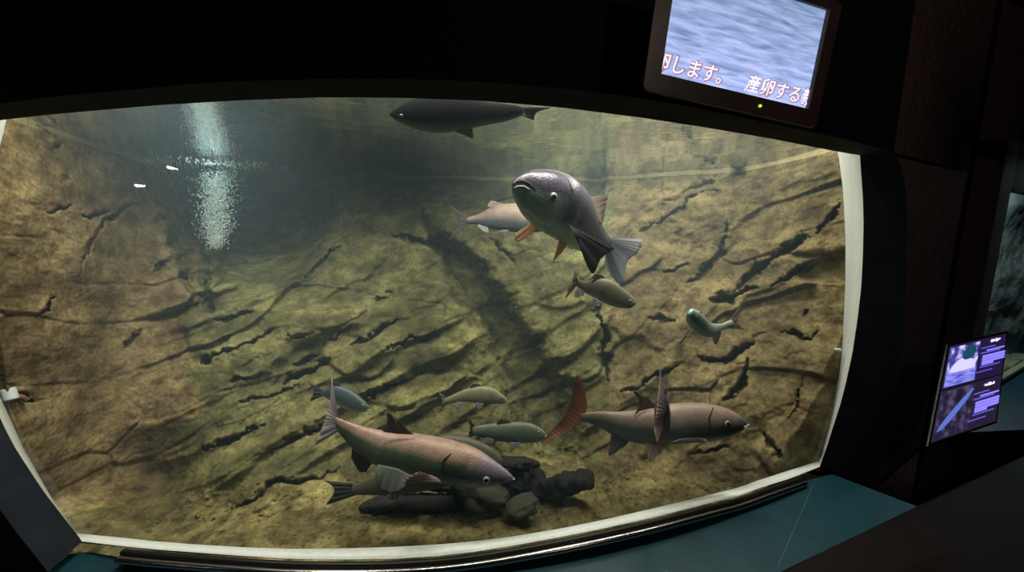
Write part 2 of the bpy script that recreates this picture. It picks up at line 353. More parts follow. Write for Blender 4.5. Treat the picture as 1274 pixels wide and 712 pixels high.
m_surf = mix_mirror('water_surface', 1.33, (1, 1, 1), (9, .35, .010, 1, 1.0, 1), .02)
for l_ in list(m_surf.node_tree.links):
    if l_.from_node.type == 'FRESNEL': m_surf.node_tree.links.remove(l_)
lw = N(m_surf, 'ShaderNodeLayerWeight'); lw.inputs['Blend'].default_value = .5      # flat angles mirror, steep ones let the lamps through
mr = N(m_surf, 'ShaderNodeMapRange'); L(m_surf, lw.outputs['Facing'], mr.inputs[0])
for k_, v_ in ((1, .54), (2, .64), (3, .03), (4, 1.0)): mr.inputs[k_].default_value = v_
L(m_surf, mr.outputs[0], [n for n in m_surf.node_tree.nodes if n.type == 'MIX_SHADER'][0].inputs[0])
xg = np.linspace(-2.3, 3.3, 90); V = []; 
for x in xg:
    yf = yglass(np.clip(x, -1.75, 2.1))+.03
    for t in np.linspace(0, 1, 40): V.append((x, yf+(4.0-yf)*t, ZS+.0012*math.sin(x*11+t*30)))
fw = [f[::-1] for f in gridfaces(90, 40)]
o = mesh('water_surface', V, fw, m_surf); tag(o, 'rippled water surface seen from below, mirroring the rocks', None, None, 'structure')
# make sure the normals point up
me = o.data
if me.polygons[0].normal.z < 0: me.flip_normals()
mv = bpy.data.materials.new('tank_water'); mv.use_nodes = True; mv.node_tree.nodes.clear()
out = N(mv, 'ShaderNodeOutputMaterial'); vs = N(mv, 'ShaderNodeVolumeScatter'); vs.inputs['Color'].default_value = (.55, .78, .9, 1); vs.inputs['Density'].default_value = .085; vs.inputs['Anisotropy'].default_value = .2
va = N(mv, 'ShaderNodeVolumeAbsorption'); va.inputs['Color'].default_value = (.55, .9, .85, 1); va.inputs['Density'].default_value = .05
ad = N(mv, 'ShaderNodeAddShader'); L(mv, vs.outputs[0], ad.inputs[0]); L(mv, va.outputs[0], ad.inputs[1]); L(mv, ad.outputs[0], out.inputs['Volume'])
ring = [(x, yglass(x)+.035) for x in np.linspace(-1.75, 2.1, 24)]+[(3.4, 2.6), (3.4, 4.2), (-2.4, 4.2), (-2.4, 2.1)]
nr = len(ring); V = [(x, y, EYE-1.6) for x, y in ring]+[(x, y, ZS-.003) for x, y in ring]
fs = [(i, (i+1) % nr, nr+(i+1) % nr, nr+i) for i in range(nr)]+[tuple(range(nr))[::-1], tuple(range(nr, 2*nr))]
o = mesh('tank_water', V, fs, mv, smooth=False); tag(o, 'faintly hazy water filling the main tank', 'water', None, 'stuff')

# ------------------------------------------------------------------ window: outline traced on the bowed glass
T_ = [(-14, 151.5), (0, 149.6), (63, 142.5), (126, 137), (200, 130.7), (300, 124.8), (400, 121.2), (501, 121.8), (600, 125.5), (700, 134), (800, 146.7), (880, 159), (960, 172.7), (1041.8, 188.8), (1070, 193.3)]
R_ = [(1071, 211), (1073.6, 246.5), (1074.4, 278), (1073.6, 317), (1071.5, 357), (1067, 396), (1060.6, 439), (1051.7, 480), (1044.5, 507), (1037, 529.4), (1030, 552), (1019.8, 581)]
B_ = [(985, 595), (940, 609), (922.6, 616), (866, 630.6), (809.5, 644.8), (753, 657.5), (696.5, 668.8), (640, 679), (590, 687), (547, 692), (493.4, 695.5), (426.7, 696.5), (360, 695.5), (300, 692), (240, 687.5), (192, 683.9), (149.5, 679.6), (102, 674)]
L_ = [(94, 662.5), (73.7, 636.9), (55.5, 613.4), (38.4, 587.8), (20.3, 560), (10, 541), (0, 520.6), (-14, 484), (-27, 430), (-36, 370), (-38, 300), (-34, 240), (-25, 190)]
def ringpts(n=(60, 40, 70, 40)):
    segs = [T_, [T_[-1]]+R_, [R_[-1]]+B_, [B_[-1]]+L_+[T_[0]]]
    return [lin(s, k)[:-1] for s, k in zip(segs, n)]
OUT = np.vstack(ringpts())
IT = [(8, 148.5), (63, 142.0), (200, 130.2), (400, 120.7), (501, 121.3), (600, 125), (700, 133.5), (800, 146.2), (960, 172.2), (1042, 188.5)]
IR = [(1043, 190), (1049, 238.6), (1052, 297.6), (1051.6, 356.6), (1048.8, 415.6), (1039.5, 480), (1031, 525), (1018.6, 574)]
IB = [(985, 584.5), (940, 599), (922.6, 606), (866, 620), (809.5, 633.6), (753, 646.5), (696.5, 658), (640, 667.4), (587, 674), (547, 677.5), (493, 680.6), (427, 682.7), (360, 683.2), (300, 681), (240, 677.4), (192, 673.6), (149.5, 669), (96, 664)]
IL = [(85, 650), (73.7, 633.7), (62, 616), (43, 582), (28, 556), (18.5, 534), (0, 494), (-11, 450), (-18, 390), (-19, 320), (-13, 250), (-2, 190)]
INN = np.vstack([lin(s, k)[:-1] for s, k in zip([IT, [IT[-1]]+IR, [IR[-1]]+IB, [IB[-1]]+IL+[IT[0]]], (60, 40, 70, 40))])
win = empty('window_1', PG(560, 700)); tag(win, 'large bowed viewing window of the main tank', None, None, 'structure')
no = len(OUT); cuts = (0, 59, 98, 167, no)
og = np.array([PG(*q) for q in OUT]); oi = np.array([PG(q[0], q[1], .10 if 59 <= i < 98 else .06) for i, q in enumerate(INN)])
def strip(name, A, B, mat, parent, closed=False, smooth=True):
    n = len(A); V = list(A)+list(B); m_ = n if closed else n-1
    return mesh(name, V, [(i, (i+1) % n, n+(i+1) % n, n+i) for i in range(m_)], mat, parent, smooth)
def band(a, b): return [k % no for k in range(a, b+1)]
for nm, a, b, mt in (('liner', 59, 98, m_white), ('liner', 167, no, m_white), ('ledge', 98, 167, m_liner_worn)):
    k = band(a, b); bk = oi[k]+np.array([0, .02, 0])
    V = list(og[k])+list(oi[k])+[p+np.array([0, 0, -.04]) if nm == 'ledge' else p+(np.array([.03, 0, 0]) if a == 59 else np.array([-.03, 0, 0])) for p in oi[k]]
    n = len(k); fs = [(i, i+1, n+i+1, n+i) for i in range(n-1)]+[(n+i, n+i+1, 2*n+i+1, 2*n+i) for i in range(n-1)]
    mesh(nm, V, fs, mt, win)
# pane: two bowed faces 12 mm apart
m_pane = mix_mirror('acrylic_pane', 1.25, (.985, .99, .985), None, 0.0)
for l_ in list(m_pane.node_tree.links):
    if l_.from_node.type == 'FRESNEL': m_pane.node_tree.links.remove(l_)
lw = N(m_pane, 'ShaderNodeLayerWeight'); lw.inputs['Blend'].default_value = .5
pw = N(m_pane, 'ShaderNodeMath', operation='POWER'); L(m_pane, lw.outputs['Facing'], pw.inputs[0]); pw.inputs[1].default_value = 5
ma = N(m_pane, 'ShaderNodeMath', operation='MULTIPLY_ADD'); L(m_pane, pw.outputs[0], ma.inputs[0]); ma.inputs[1].default_value = .5; ma.inputs[2].default_value = .02
L(m_pane, ma.outputs[0], [n for n in m_pane.node_tree.nodes if n.type == 'MIX_SHADER'][0].inputs[0])
cen = og.mean(0); V = []; G = 60
for off in (0.0, .012):
    for i in range(G):
        x = -1.85+(2.25+1.85)*i/(G-1)
        for z in (EYE-1.16, EYE+.47): V.append((x, yglass(x)+.004+off, z))
f1 = gridfaces(G, 2); V2 = len(V)//2
fs = f1+[tuple(q+V2 for q in f[::-1]) for f in f1]+[(0, 1, V2+1, V2), (2*G-1, 2*G-2, V2+2*G-2, V2+2*G-1)]
mesh('pane', V, fs, m_pane, win)
# front opening of the wall, outside the glass
FT = [(-20, 131), (0, 129), (63, 120.5), (126, 115), (200, 108), (270, 102), (400, 98), (501, 98), (602, 102), (700, 110), (800, 122), (880, 137), (960, 154), (1042, 171), (1073, 179), (1112, 190)]
FR = [(1122, 210), (1128, 240), (1129, 300), (1126, 370), (1122, 440), (1114, 505), (1102, 560), (1090, 608)]
FB = [(1040, 628), (960, 660), (866, 695), (760, 722), (640, 745), (500, 757), (360, 757), (240, 750), (149, 738), (60, 712)]
FL = [(20, 662), (-25, 600), (-60, 520), (-80, 430), (-86, 330), (-76, 230), (-52, 170)]
FRO = np.vstack([lin(s, k)[:-1] for s, k in zip([FT, [FT[-1]]+FR, [FR[-1]]+FB, [FB[-1]]+FL+[FT[0]]], (60, 40, 70, 40))])
fo = np.array([PG(q[0], q[1], -.11) for q in FRO])
def ring_strip(name, a, b, mat, label):
    k = band(a, b); o = strip(name, fo[k], og[k], mat, None); tag(o, label, None, None, 'structure'); return o
ring_strip('trim_1', 0, 59, m_header, 'dark header above the viewing window')
ring_strip('trim_2', 59, 98, m_jamb, 'dark blue jamb right of the viewing window')
ring_strip('trim_3', 167, no, m_jamb, 'dark blue jamb left of the viewing window')
# front wall around the opening
outer = []
for q in fo:
    dx, dz = q[0]-cen[0], q[2]-(EYE-.35)
    sx = (2.6 if dx < 0 else 1.62)/max(abs(dx), 1e-6); sz = (1.6 if dz > 0 else 1.2)/max(abs(dz), 1e-6)
    s_ = min(sx, sz); x = cen[0]+dx*max(1, s_); z = EYE-.35+dz*max(1, s_)
    x = max(x, q[0]) if dx > 0 else x
    outer.append((x, yglass(np.clip(x, -2, 2.0))-.11, z))
outer = np.array(outer)
k = band(0, 59); V = list(fo[k])+[(p[0], yglass(np.clip(p[0], -2, 2.0))-.11, 2.75) for p in fo[k]]; n = len(k)
o = mesh('wall_front', V, [(i, i+1, n+i+1, n+i) for i in range(n-1)], m_black); tag(o, 'black wall above the viewing window', None, None, 'structure')
V = [fo[0], (fo[0][0], yglass(fo[0][0])-.11, 2.75), (-3.2, 1.45, 2.75), (-3.2, 1.45, 0)]
kk = band(167, no); LV = list(fo[kk])+[(-3.2, 1.45, 0.05+2.7*i/(len(kk)-1)) for i in range(len(kk))]
n = len(kk); LV += [tuple(fo[0]), (fo[0][0], yglass(fo[0][0])-.11, 2.75), (-3.2, 1.45, 2.75)]
LF = [(i, i+1, n+i+1, n+i) for i in range(n-1)]+[(2*n, 2*n+1, 2*n-1)]
o = mesh('wall_front_left', LV, LF, m_black, smooth=False); tag(o, 'black wall left of the viewing window', None, None, 'structure')
kk = list(band(97, 167)); TP = [np.array([fo[i][0], fo[i][1], min(fo[i][2], EYE-1.135-.03)]) for i in kk]; n = len(TP)
LV = TP+[np.array([p[0], p[1], 0]) for p in TP]+[fo[167], np.array([-3.2, 1.45, 0]), np.array([-3.2, 1.45, .05])]
o = mesh('wall_front_lower', LV, [(i, i+1, n+i+1, n+i) for i in range(n-1)]+[(n-1, 2*n, 2*n+2, 2*n+1, 2*n-1)], m_black, smooth=False); tag(o, 'black wall below the window sill', None, None, 'structure')
# steel rail and gasket along the bottom of the glass
kb = band(97, 168)
gb = og[kb]
rail_r = .013
tube('gasket', [p+np.array([0, -.010, -.012]) for p in gb[3:-3:3]], .010, m_gasket, win, nseg=10, n=90, cap=False)
tube('steel_rail', [p+np.array([0, -.030, -.022]) for p in gb[3:-3:3]], .012, m_metal, win, nseg=14, n=90, cap=False)

# teal sill
ZSL = EYE-1.135
sb_ = [PZ(x, y, ZSL) for x, y in [(1140, 630), (1090, 611), (1035, 590)]]
bk = [PG(x, y) for x, y in [(985, 603), (922, 622), (866, 640), (753, 668), (640, 689), (547, 700), (427, 704), (300, 700), (192, 692), (110, 684)]]
lf = [PZ(x, y, ZSL) for x, y in [(85, 690), (60, 712), (-30, 800)]]
loop = [np.array([p[0], p[1], ZSL]) for p in sb_+bk+lf]+[np.array([-1.0, .2, ZSL]), np.array([1.05, .2, ZSL])]
n = len(loop); V = loop+[p-np.array([0, 0, .06]) for p in loop]
fs = [tuple(range(n)), tuple(range(n, 2*n))[::-1]]+[(i, n+i, n+(i+1) % n, (i+1) % n) for i in range(n)]
o = mesh('window_sill', V, fs, m_teal, smooth=False); tag(o, 'teal vinyl window sill below the glass', None, None, 'structure')
p1, p2 = PZ(968, 705, ZSL+.001), PZ(1012, 604, ZSL+.001); e = np.array([.0028, .001, 0])
m_seam = M('seam_weld', (.10, .26, .27), .35)
o = slab('trim_4', [p1-e, p1+e, p2+e, p2-e], (0, 0, .0012), m_seam); tag(o, 'pale welded seam across the teal sill', None, None, 'structure')

# pier right of the window, second tank further right
def plan(px, d, py=294): p = P(px, py, d); return np.array([p[0], p[1]])
A_ = np.array([og[70][0], og[70][1]])
Bp = np.array([fo[72][0], fo[72][1]])
Cp, Dp = plan(1190, 1.86), plan(1197, 1.95)
Ep = plan(1247, 2.30)
def vwall(name, pts, z0, z1, mat, label, thick=(.02, .05)):
    n = len(pts); V = [(p[0], p[1], z0) for p in pts]+[(p[0], p[1], z1) for p in pts]
    o = mesh(name, V, [(i, i+1, n+i+1, n+i) for i in range(n-1)], mat, smooth=False); tag(o, label, None, None, 'structure'); return o
kf_ = band(59, 98); ed = [fo[i] for i in kf_]; cc = Cp+np.array([0, 0])
n = len(ed); V = list(ed)+[(Cp[0], Cp[1], p[2]) for p in ed]+[tuple(ed[0][:2])+(2.75,), (Cp[0], Cp[1], 2.75), tuple(ed[-1][:2])+(0,), (Cp[0], Cp[1], 0)]
fs = [(i, i+1, n+i+1, n+i) for i in range(n-1)]+[(2*n, 2*n+1, n, 0), (n-1, 2*n-1, 2*n+3, 2*n+2)]
o = mesh('pillar_front', V, fs, m_brown); tag(o, 'dark brown textured pillar beside the main window', None, None, 'structure')
vwall('pillar_groove', [Cp, Cp+(0.03, .09), Dp+(0.0, .05), Dp], 0, 2.75, m_black, 'black groove between the two pillar faces')
vwall('pillar_back', [Dp, (Dp+Ep)/2+(0.0, -.03), Ep], 0, 2.75, m_brown, 'dark brown textured pillar beside the second window')
# second window opening: rock, gravel and glass
g2 = [P(1247, 236, 2.30), P(1420, 268, 2.30), P(1420, 452, 2.30), P(1246, 500, 2.30)]
Fp = np.array([4.6, 2.35])
zt, zb = P(1247, 237, 2.30)[2], P(1244, 500, 2.30)[2]
x0 = Ep[0]; 
slab('wall_second_header', [(x0, Ep[1], zt), (6.6, 2.74, zt), (6.6, 2.74, 2.75), (x0, Ep[1], 2.75)], (0, .05, 0), m_black)['kind'] = 'structure'
slab('wall_second_base', [(x0, Ep[1], 0), (6.6, 2.74, 0), (6.6, 2.74, zb), (x0, Ep[1], zb)], (0, .05, 0), m_teal)['kind'] = 'structure'
m_rock2 = noisy(M('grey_rock', rough=.9), (.12, .16, .16), (.34, .38, .34), 4, .6, dist=.03)
m_gr2 = noisy(M('pale_gravel', rough=.9), (.14, .16, .08), (.55, .55, .38), 38, .8, dist=.02)
gx, gz = np.meshgrid(np.linspace(x0-.25, 5.12, 110), np.linspace(zb-.2, zt+.5, 50), indexing='ij')
dy = .12*fbm(gx*2, gz*2, gx*0, 5, 61)+.05*fbm(gx*7, gz*7, gx*0, 4, 62)
o = mesh('wall_second_rock', np.stack([gx, Ep[1]+.42+.10*(gx-x0)+.6*dy, gz], -1).reshape(-1, 3), gridfaces(110, 50), m_rock2); tag(o, 'grey rock wall inside the second tank', None, None, 'structure')
gx, gy = np.meshgrid(np.linspace(x0-.25, 5.12, 130), np.linspace(.0, .75, 50), indexing='ij')
dz = .03*fbm(gx*5, gy*5, gx*0, 5, 63)+.02*fbm(gx*22, gy*22, gx*0, 3, 64)+.14*sm(.2, .8, gy)
o = mesh('floor_second_gravel', np.stack([gx, Ep[1]+.32*(gx-x0)+gy, zb+.0+dz], -1).reshape(-1, 3), gridfaces(130, 50), m_gr2); tag(o, 'pale gravel floor of the second tank', None, None, 'structure')
vwall('wall_second_side', [(x0-.12, Ep[1]+.0), (x0-.2, Ep[1]+1.0)], 0, 2.75, m_rock2, 'grey side wall of the second tank')
slab('wall_second_end', [(5.1, Ep[1]+.32*(5.1-x0)-.03, 0), (6.6, 2.70, 0), (6.6, 2.70, 2.75), (5.1, Ep[1]+.32*(5.1-x0)-.03, 2.75)], (0, .9, 0), m_black)['kind'] = 'structure'
w2 = empty('window_2', (x0, Ep[1], zb)); tag(w2, 'second tank window at the right edge', None, None, 'structure')
slab('pane', [(x0, Ep[1]+.01, zb), (6.6, 2.75, zb), (6.6, 2.75, zt), (x0, Ep[1]+.01, zt)], (0, .012, 0), m_pane, w2)
bevel(slab('window_trim', [(x0, Ep[1]-.03, zb-.03), (6.6, 2.71, zb-.03), (6.6, 2.71, zb+.004), (x0, Ep[1]-.03, zb+.004)], (0, .04, 0), M('pale_trim', (.4, .4, .25), .4), w2), .006)
zs2 = zb-.05
slab('trim_5', [(x0-.3, Ep[1]-.02, zs2), (6.6, 2.72, zs2), (6.6, 1.2, zs2-.03), (x0-.55, 1.5, zs2-.03)], (0, 0, -.05), m_teal)
tag(bpy.data.objects['trim_5'], 'teal sill below the second window', None, None, 'structure')

# black leaning bench along the lower right
m_bench = noisy(M('dark_wood', rough=.35), (.003, .002, .0015), (.010, .005, .004), 3, .15); BS(m_bench).inputs['Specular IOR Level'].default_value = .15; BS(m_bench).inputs['Roughness'].default_value = .6
ZB = EYE-1.02
a1, a2, a3 = PZ(935, 726, ZB), PZ(1140, 630, ZB), PZ(1330, 538, ZB)
nrm = np.array([a3[1]-a1[1], -(a3[0]-a1[0]), 0]); nrm /= np.linalg.norm(nrm); 
if nrm[1] > 0: nrm = -nrm
a0 = a1-(a3-a1)*1.0; a4 = a3+(a3-a1)*.6
o = bevel(slab('bench_rail', [a0, a4, a4+nrm*.34, a0+nrm*.34], (0, 0, -.05), m_bench), .012, 3)
tag(o, 'dark glossy wooden bench rail running along the lower right of the view', 'rail')
for t in (.08, .5, .92):
    c_ = a0+(a4-a0)*t+nrm*.17
    q = [c_+np.array(v) for v in ((-.035, -.035, -.05), (.035, -.035, -.05), (.035, .035, -.05), (-.035, .035, -.05))]
    slab('post', q, (0, 0, -(ZB-.05)), m_bench, o)

# room shell
slab('floor', [(-3.4, -3, 0), (7, -3, 0), (7, 4.4, 0), (-3.4, 4.4, 0)], (0, 0, -.1), noisy(M('dark_carpet', rough=.95), (.01, .01, .012), (.02, .018, .02), 30, .2))['kind'] = 'structure'
slab('ceiling', [(-3.4, -3, 2.75), (7, -3, 2.75), (7, 2.9, 2.75), (-3.4, 1.0, 2.75)], (0, 0, .1), m_black)['kind'] = 'structure'
slab('wall_behind', [(-3.4, -3, 0), (7, -3, 0), (7, -3, 2.75), (-3.4, -3, 2.75)], (0, -.1, 0), m_black)['kind'] = 'structure'
slab('wall_hall_left', [(-3.3, -3, 0), (-3.3, 1.5, 0), (-3.3, 1.5, 2.75), (-3.3, -3, 2.75)], (-.1, 0, 0), m_black)['kind'] = 'structure'
slab('wall_hall_right', [(6.6, -3, 0), (6.6, 2.8, 0), (6.6, 2.8, 2.75), (6.6, -3, 2.75)], (.1, 0, 0), m_black)['kind'] = 'structure'
# lid over the second tank and a roof over the main tank keep the lamps' light inside
slab('ceiling_tank', [(-3.0, 1.0, 2.86), (7, 1.45, 2.86), (7, 4.8, 2.86), (-3.0, 4.8, 2.86)], (0, 0, .05), m_black)['kind'] = 'structure'

# ------------------------------------------------------------------ screens
def para(quad, mean, ref=None):     # quad px corners TL,TR,BR,BL of a flat parallelogram -> depths
    A = np.array([[s*c for c in ray(*q)] for s, q in zip((1, -1, 1, -1), quad)]).T
    u_, s_, vt = np.linalg.svd(A); t = vt[-1]; t = t*np.sign(t[0]); t = t/t.mean()*mean
    return [CAM+t[i]*ray(*quad[i]) for i in range(4)]
class Screen:
    def __init__(s, c):
        s.o = c[3]; s.w = np.linalg.norm(c[2]-c[3]); s.x = (c[2]-c[3])/s.w; s.hv = c[0]-c[3]; s.h = np.linalg.norm(s.hv)
        s.n = np.cross(s.x, s.hv); s.n /= np.linalg.norm(s.n); s.y = s.hv/s.h
        if s.n@(CAM-s.o) < 0: s.n = -s.n
    def at(s, u, v, n=0.0): return s.o+s.x*s.w*u+s.y*s.h*v+s.n*n
    def poly(s, name, pts, n, mat, parent, thick=.0006):
        V = [s.at(a, b, n) for a, b in pts]+[s.at(a, b, n-thick) for a, b in pts]; k = len(pts)
        return mesh(name, V, [tuple(range(k)), tuple(range(k, 2*k))[::-1]]+[(i, k+i, k+(i+1) % k, (i+1) % k) for i in range(k)], mat, parent, smooth=False)
tvc = para([(842, -47), (1028, 13), (1002, 136), (821, 93)], .90)
tv = Screen(tvc)
TV = empty('monitor', tv.at(.5, 0, -.03)); tag(TV, 'wall-mounted video monitor showing water ripples and pink-edged Japanese subtitles', 'monitor')
m_bez = noisy(M('monitor_plastic', rough=.38), (.060, .036, .034), (.08, .050, .046), 20)
def rrect(x0, y0, x1, y1, r, asp, k=6):
    pts = []
    for cx, cy, a in ((x1-r, y1-r*asp, 0), (x0+r, y1-r*asp, 90), (x0+r, y0+r*asp, 180), (x1-r, y0+r*asp, 270)):
        for i in range(k+1):
            t = math.radians(a+90*i/k); pts.append((cx+r*math.cos(t), cy+r*asp*math.sin(t)))
    return pts
asp = tv.w/tv.h
op = rrect(-.095, -.175, 1.09, 1.10, .035, asp); ip = [(min(max(a, 0), 1), min(max(b, 0), 1)) for a, b in rrect(0, 0, 1, 1, .001, asp)]
n = len(op)
V = [tv.at(a, b, .006) for a, b in op]+[tv.at(a, b, .006) for a, b in ip]+[tv.at(a, b, -.002) for a, b in ip]+[tv.at(.5+(a-.5)*.86, .5+(b-.5)*.86, -.05) for a, b in op]+[tv.at(.5+(a-.5)*1.012, .5+(b-.5)*1.012, .0) for a, b in op]
fs = []
for i in range(n):
    j = (i+1) % n; fs += [(i, j, n+j, n+i), (n+i, n+j, 2*n+j, 2*n+i), (4*n+i, 4*n+j, j, i), (3*n+i, 3*n+j, 4*n+j, 4*n+i)]
fs.append(tuple(range(3*n, 4*n)))
mesh('bezel', V, fs, m_bez, TV, smooth=False)
def mat_screen(name):
    m = M(name, (.01, .01, .01), .3); tc = N(m, 'ShaderNodeTexCoord'); mp = N(m, 'ShaderNodeMapping'); mp.inputs['Scale'].default_value = (2.2, 9, 1); mp.inputs['Rotation'].default_value = (0, 0, math.radians(-9)); L(m, tc.outputs['UV'], mp.inputs[0])
    n_ = N(m, 'ShaderNodeTexNoise'); n_.inputs['Scale'].default_value = 2.0; n_.inputs['Detail'].default_value = 6; n_.inputs['Roughness'].default_value = .55; n_.inputs['Distortion'].default_value = .5; L(m, mp.outputs[0], n_.inputs['Vector'])
    r = ramp(m, [(.30, (.17, .25, .40)), (.45, (.30, .41, .62)), (.60, (.44, .56, .80)), (.75, (.60, .68, .90))], n_.outputs['Fac'])
    sx = N(m, 'ShaderNodeSeparateXYZ'); L(m, tc.outputs['UV'], sx.inputs[0])
    g = ramp(m, [(0, (1.15, 1.05, 1.25)), (1, (.62, .66, .72))], sx.outputs['Y'])
    mx = N(m, 'ShaderNodeMix', data_type='RGBA', blend_type='MULTIPLY'); mx.inputs[0].default_value = 1; L(m, r.outputs[0], mx.inputs[6]); L(m, g.outputs[0], mx.inputs[7])
    L(m, mx.outputs[2], BS(m).inputs['Emission Color']); BS(m).inputs['Emission Strength'].default_value = 1.15
    return m
V = [tv.at(a, b, -.0005) for a, b in ((0, 0), (1, 0), (1, 1), (0, 1))]+[tv.at(a, b, -.003) for a, b in ((0, 0), (1, 0), (1, 1), (0, 1))]
mesh('screen', V, [(0, 1, 2, 3), (7, 6, 5, 4)], mat_screen('water_video'), TV, smooth=False, uv=[(0, 0), (1, 0), (1, 1), (0, 1)]*2)
mesh('screen_edge', [tv.at(a, b, .0062) for a, b in ((1.0, 0), (1.012, -.002), (1.012, 1.0), (1.0, 1))]+[tv.at(a, b, .004) for a, b in ((1.0, 0), (1.012, -.002), (1.012, 1.0), (1.0, 1))], [(0, 1, 2, 3), (7, 6, 5, 4), (0, 4, 5, 1), (2, 6, 7, 3), (3, 7, 4, 0), (1, 5, 6, 2)], M('grey_edge', (.35, .33, .35), .3), TV, smooth=False)
# power light
bm = bmesh.new(); bmesh.ops.create_uvsphere(bm, u_segments=12, v_segments=8, radius=.0035)
me = bpy.data.meshes.new('power_light'); bm.to_mesh(me); bm.free(); me.materials.append(M('green_led', (.1, .3, .02), .4, emit=(.45, .9, .05), es=1.6))
o = bpy.data.objects.new('power_light', me); C.objects.link(o); o.parent = TV; o.location = Vector(tv.at(.66, -.085, .007)-np.array(TV.location)); o.scale = (1.3, .8, 1)
# subtitles
def text_mesh(name, body, x0, y0, size, n, mat, parent, offset=0.0, sc=Screen, shear=.22, clip=True, wid=None, bounds=(.0005, .9995)):
    cu = bpy.data.curves.new(name, 'FONT'); cu.body = body; cu.size = 1; cu.offset = offset; cu.shear = shear; cu.resolution_u = 3
    t = bpy.data.objects.new(name, cu); C.objects.link(t); dg = bpy.context.evaluated_depsgraph_get(); dg.update()
    me = bpy.data.meshes.new_from_object(t.evaluated_get(dg)); bpy.data.objects.remove(t); bpy.data.curves.remove(cu)
    bm = bmesh.new(); bm.from_mesh(me); xsz = max(v.co.x for v in bm.verts); xmn = min(v.co.x for v in bm.verts)
    k = size if wid is None else wid/(xsz-xmn); x0 = x0-offset*k
    for v in bm.verts: v.co.x = x0+(v.co.x-xmn)*k; v.co.y = y0+v.co.y*size; v.co.z = 0
    if clip:
        for px_, nn in ((bounds[0]*sc.w, -1), (sc.w*bounds[1], 1)):
            bmesh.ops.bisect_plane(bm, geom=bm.verts[:]+bm.edges[:]+bm.faces[:], plane_co=(px_, 0, 0), plane_no=(nn, 0, 0), clear_outer=True)
        bmesh.ops.bisect_plane(bm, geom=bm.verts[:]+bm.edges[:]+bm.faces[:], plane_co=(0, .0005, 0), plane_no=(0, -1, 0), clear_outer=True)
    for v in bm.verts: v.co = Vector(sc.o+sc.x*v.co.x+sc.y*v.co.y+sc.n*n)
    bm.to_mesh(me); bm.free(); me.materials.clear(); me.materials.append(mat)
    o = bpy.data.objects.new(name, me); C.objects.link(o); o.parent = parent; o.matrix_parent_inverse = Matrix.Translation(-parent.location); return o
m_txt = M('subtitle_white', (.1, .1, .1), .5, emit=(1, .93, 1), es=1.0)
m_edge = M('subtitle_pink', (.1, .1, .1), .5, emit=(.36, .19, .33), es=1.0)
fs_ = tv.w/10.0
line = '卵します。　産卵する親'
for lo_, hi_ in ((0.0005, .47), (.47, .9995)):
    sub_args = dict(sc=tv, shear=.2, bounds=(lo_, hi_))
    text_mesh('subtitle_outline', line, -.50*fs_, tv.h*.055, fs_, .0004, m_edge, TV, .065, **sub_args)
    text_mesh('subtitle', line, -.50*fs_, tv.h*.055, fs_, .0009, m_txt, TV, .013, **sub_args)

# information panel
pnc = para([(1180, 430), (1252, 414), (1238, 525), (1156, 553)], 1.45)
pn = Screen(pnc)
PN = empty('information_panel', pn.at(.5, 0, -.02)); tag(PN, 'tilted backlit violet information panel with a bird picture above a fish picture', 'panel')
m_pf = M('panel_black', (.008, .008, .012), .3)
V = [pn.at(a, b, .002) for a, b in ((-.02, -.015), (1.02, -.015), (1.02, 1.015), (-.02, 1.015))]
mesh('housing', V+[v-pn.n*.006 for v in V], [(0, 1, 2, 3), (7, 6, 5, 4), (0, 4, 5, 1), (1, 5, 6, 2), (2, 6, 7, 3), (3, 7, 4, 0)], m_pf, PN, smooth=False)
def em(nm, c, s=1.0): return M(nm, (.01, .01, .01), .4, emit=c, es=s)
e_bg, e_bg2 = em('panel_violet', (.018, .010, .045)), em('panel_mauve', (.022, .014, .035))
e_w, e_b, e_l = em('print_white', (.65, .60, 1.0), 1.6), em('print_blue', (.14, .11, .75)), em('print_lilac', (.26, .21, 1.0), 1.3)
def pic_mat(nm, c1, c2, c3, scx, scy, scale):
    m = M(nm, (.01, .01, .01), .4); tc = N(m, 'ShaderNodeTexCoord'); mp = N(m, 'ShaderNodeMapping'); mp.inputs['Scale'].default_value = (scx, scy, 1); L(m, tc.outputs['UV'], mp.inputs[0])
    n_ = N(m, 'ShaderNodeTexNoise'); n_.inputs['Scale'].default_value = scale; n_.inputs['Detail'].default_value = 4; L(m, mp.outputs[0], n_.inputs['Vector'])
    r = ramp(m, [(.36, c1), (.5, c2), (.64, c3)], n_.outputs['Fac']); L(m, r.outputs[0], BS(m).inputs['Emission Color']); BS(m).inputs['Emission Strength'].default_value = 1
    return m
def rect(nm, x0, y0, x1, y1, n, mat):
    o = pn.poly(nm, [(x0, y0), (x1, y0), (x1, y1), (x0, y1)], n, mat, PN)
    l = o.data.uv_layers.new(name='UVMap')
    for lp in o.data.loops: l.data[lp.index].uv = ((0, 0), (1, 0), (1, 1), (0, 1))[lp.vertex_index % 4]
    return o
rect('upper_sheet', .01, .515, .99, .99, .003, e_bg); rect('lower_sheet', .01, .01, .99, .505, .003, e_bg2)
rect('bird_picture', .03, .535, .52, .965, .0042, pic_mat('leaf_shade', (.02, .02, .10), (.08, .08, .45), (.75, .70, 1.0), 1.2, 1.0, 3.2))
pn.poly('picture_water', [(.03, .535), (.50, .535), (.50, .67), (.36, .69), (.2, .70), (.03, .69)], .0050, pic_mat('ripples', (.05, .06, .45), (.20, .20, .85), (.45, .45, 1.0), 1, 8, 3), PN)
